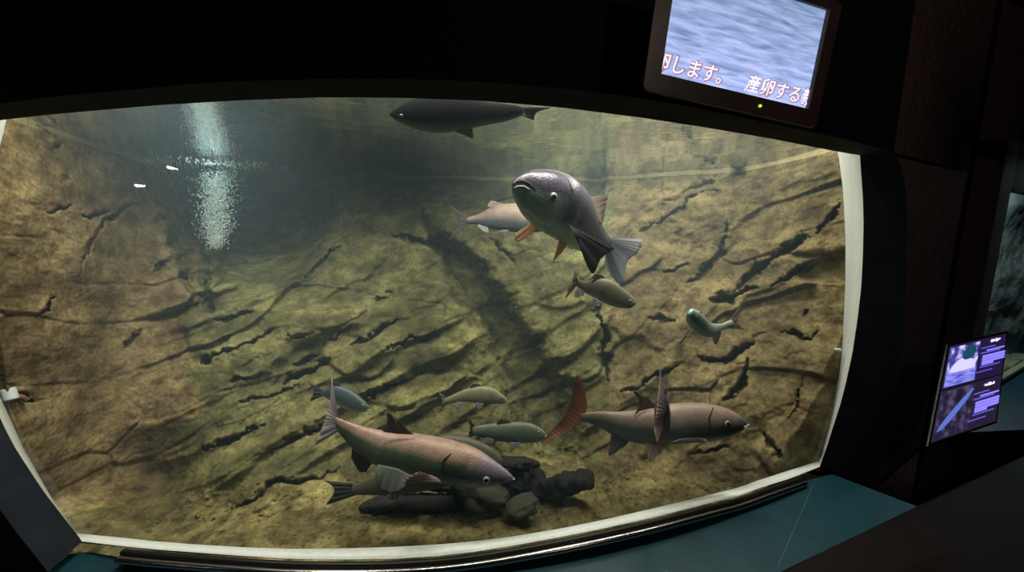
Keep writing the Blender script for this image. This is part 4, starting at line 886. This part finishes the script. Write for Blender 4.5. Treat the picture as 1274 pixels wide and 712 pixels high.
log('jagged driftwood branch below the belly of the pink-lit carp', [(500, 608, 1.64), (525, 604, 1.64), (560, 606, 1.65), (610, 612, 1.66)], [.014, .022, .03, .04], 6)
log('blackened driftwood block at the right of the pink-lit carp snout', [(600, 598, 1.76), (640, 600, 1.76), (680, 596, 1.76)], [.05, .08, .05], 7)
def stone(label, px, py, d_, rx, ry, rz, seed, rot=0):
    bm = bmesh.new(); bmesh.ops.create_icosphere(bm, subdivisions=4, radius=1); g = np.random.default_rng(seed)
    co = np.array([v.co[:] for v in bm.verts]); k = 1+.45*fbm(co[:, 0]*1.3+seed, co[:, 1]*1.3, co[:, 2]*1.3, 5, seed)
    c0 = P(px, py, d_); cr, sr = math.cos(rot), math.sin(rot)
    for v, kk in zip(bm.verts, k):
        q = np.array(v.co)*kk; q = np.sign(q)*np.abs(q)**.7*np.array([rx, ry, rz]); v.co = Vector((c0[0]+q[0]*cr-q[2]*sr, c0[1]+q[1], c0[2]+q[0]*sr+q[2]*cr))
    me = bpy.data.meshes.new('stone'); bm.to_mesh(me); bm.free(); me.polygons.foreach_set('use_smooth', [True]*len(me.polygons)); me.materials.append(m_stone)
    o = bpy.data.objects.new('stone', me); C.objects.link(o); tag(o, label, 'stone'); return o
stone('flat olive stone among the driftwood, under the carp snout', 612, 618, 1.60, .075, .05, .028, 3, -.1)
stone('pointed dark stone at the front of the driftwood pile', 650, 630, 1.55, .075, .05, .034, 5, .35)
stone('small olive stone left of the pointed dark stone', 592, 630, 1.57, .05, .04, .02, 9, -.3)

# ------------------------------------------------------------------ bubbles, pipe, clip
m_bub = M('bubble_white', (.85, 1.0, .96), .25); BS(m_bub).inputs['Alpha'].default_value = .6
nb = 5200; V = []; Fb = []
ico = bmesh.new(); bmesh.ops.create_icosphere(ico, subdivisions=1, radius=1); iv = np.array([v.co[:] for v in ico.verts]); ifc = [[v.index for v in f.verts] for f in ico.faces]; ico.free()
DB = 2.35
for k in range(nb):
    t = rng.uniform(0, 1)**.9; py = 214+t*92; hw = 24*math.sqrt(max(0, 1-max(0, (t-.45)/.58)**2))*(1 if t > .12 else 1.15)
    px = 269+rng.normal(0, .44)*hw; py = py+rng.normal(0, 3.5); dd = DB+rng.uniform(-.10, .10); r_ = rng.uniform(.0015, .0040)
    c0 = P(px, py, dd)
    if c0[2] > ZS-.004: c0[2] = ZS-.004
    b0 = len(V); V += list(c0+iv*r_); Fb += [[b0+q for q in f] for f in ifc]
for k in range(260):
    a = rng.uniform(0, 6.28); rr_ = rng.uniform(.02, .42)**1.0; c1 = P(269, 216, DB); c0 = np.array([c1[0]+rr_*math.cos(a), c1[1]+.5*rr_*math.sin(a), ZS-.003]); r_ = rng.uniform(.002, .006)
    b0 = len(V); V += list(c0+iv*r_); Fb += [[b0+q for q in f] for f in ifc]
o = mesh('air_bubbles', V, Fb, m_bub); tag(o, 'pale column of fine air bubbles rising at the upper left', 'bubbles', None, 'stuff')
m_pipe = M('pale_pvc', (.45, .60, .60), .4); m_pipe2 = M('grey_fitting', (.55, .60, .60), .4)
pp = empty('water_pipe', P(8, 490, 1.42)); tag(pp, 'pale teal plastic pipe with a grey fitting at the left edge of the tank', 'pipe')
tube('tube_body', [P(-16, 330, 1.42), P(-8, 400, 1.42), P(1, 450, 1.42), P(8, 484, 1.42)], .014, m_pipe, pp, n=24)
tube('fitting', [P(9, 483, 1.41), P(14, 499, 1.41)], .021, m_pipe2, pp, n=16)
tube('nozzle', [P(12, 492, 1.42), P(26, 494, 1.44), P(34, 499, 1.46)], .010, M('brown_nozzle', (.16, .08, .05), .6), pp, n=16)
cl = tube('clip', [PG(1039, 435, .085), PG(1046, 435.5, .075)], .008, m_pipe2, n=14); tag(cl, 'small grey clip on the white right liner of the window', 'clip')
# pebbles
def pebble_field():
    V = []; Fb = []; flm = np.argwhere(fl & (PY < 690) & (PX > 180) & (PX < 1010)); pick = flm[rng.integers(0, len(flm), 900)]
    for i, j in pick:
        c0 = pt[i, j]; r_ = rng.uniform(.003, .010); sc_ = np.array([rng.uniform(.8, 1.5), rng.uniform(.8, 1.3), rng.uniform(.4, .7)])*r_
        b0 = len(V); V += list(c0+iv*sc_); Fb += [[b0+q for q in f] for f in ifc]
    o = mesh('pebbles', V, Fb, m_gravel); tag(o, 'scattered small ochre pebbles on the tank floor', 'pebbles', None, 'stuff')
pebble_field()

# two small hall lamps behind the viewer; the glass mirrors them
m_lamp = M('lamp_white', (.2, .2, .2), .5, emit=(1, .95, .85), es=70)
for px_, py_, w_ in ((213, 209, .11), (172, 231, .075)):
    g0 = PG(px_, py_, .004); h_ = 1e-3; sl_ = (yglass(g0[0]+h_)-yglass(g0[0]-h_))/(2*h_); nn = np.array([sl_, -1, 0]); nn /= np.linalg.norm(nn)
    r = ray(px_, py_); r = r/np.linalg.norm(r); rf = r-2*(r@nn)*nn; t_ = (-2.9-g0[1])/rf[1]
    t_ = min(t_, (-3.22-g0[0])/rf[0]); c_ = g0+rf*t_; w_ = w_*.42
    root = empty('hall_lamp_fitting', c_); tag(root, 'hall lamp mirrored as the %s white dash at upper left of the glass' % ('longer' if px_ > 200 else 'shorter'), 'lamp')
    q = [c_+np.array(v) for v in ((0, -w_, -.008), (0, w_, -.008), (0, w_, .008), (0, -w_, .008))]
    slab('diffuser', q, (-.01, 0, 0), m_lamp, root)
    q = [c_+np.array(v) for v in ((-.01, -w_*1.1, -.026), (-.01, w_*1.1, -.026), (-.01, w_*1.1, .026), (-.01, -w_*1.1, .026))]
    slab('backplate', q, (-.07, 0, 0), m_gasket, root)
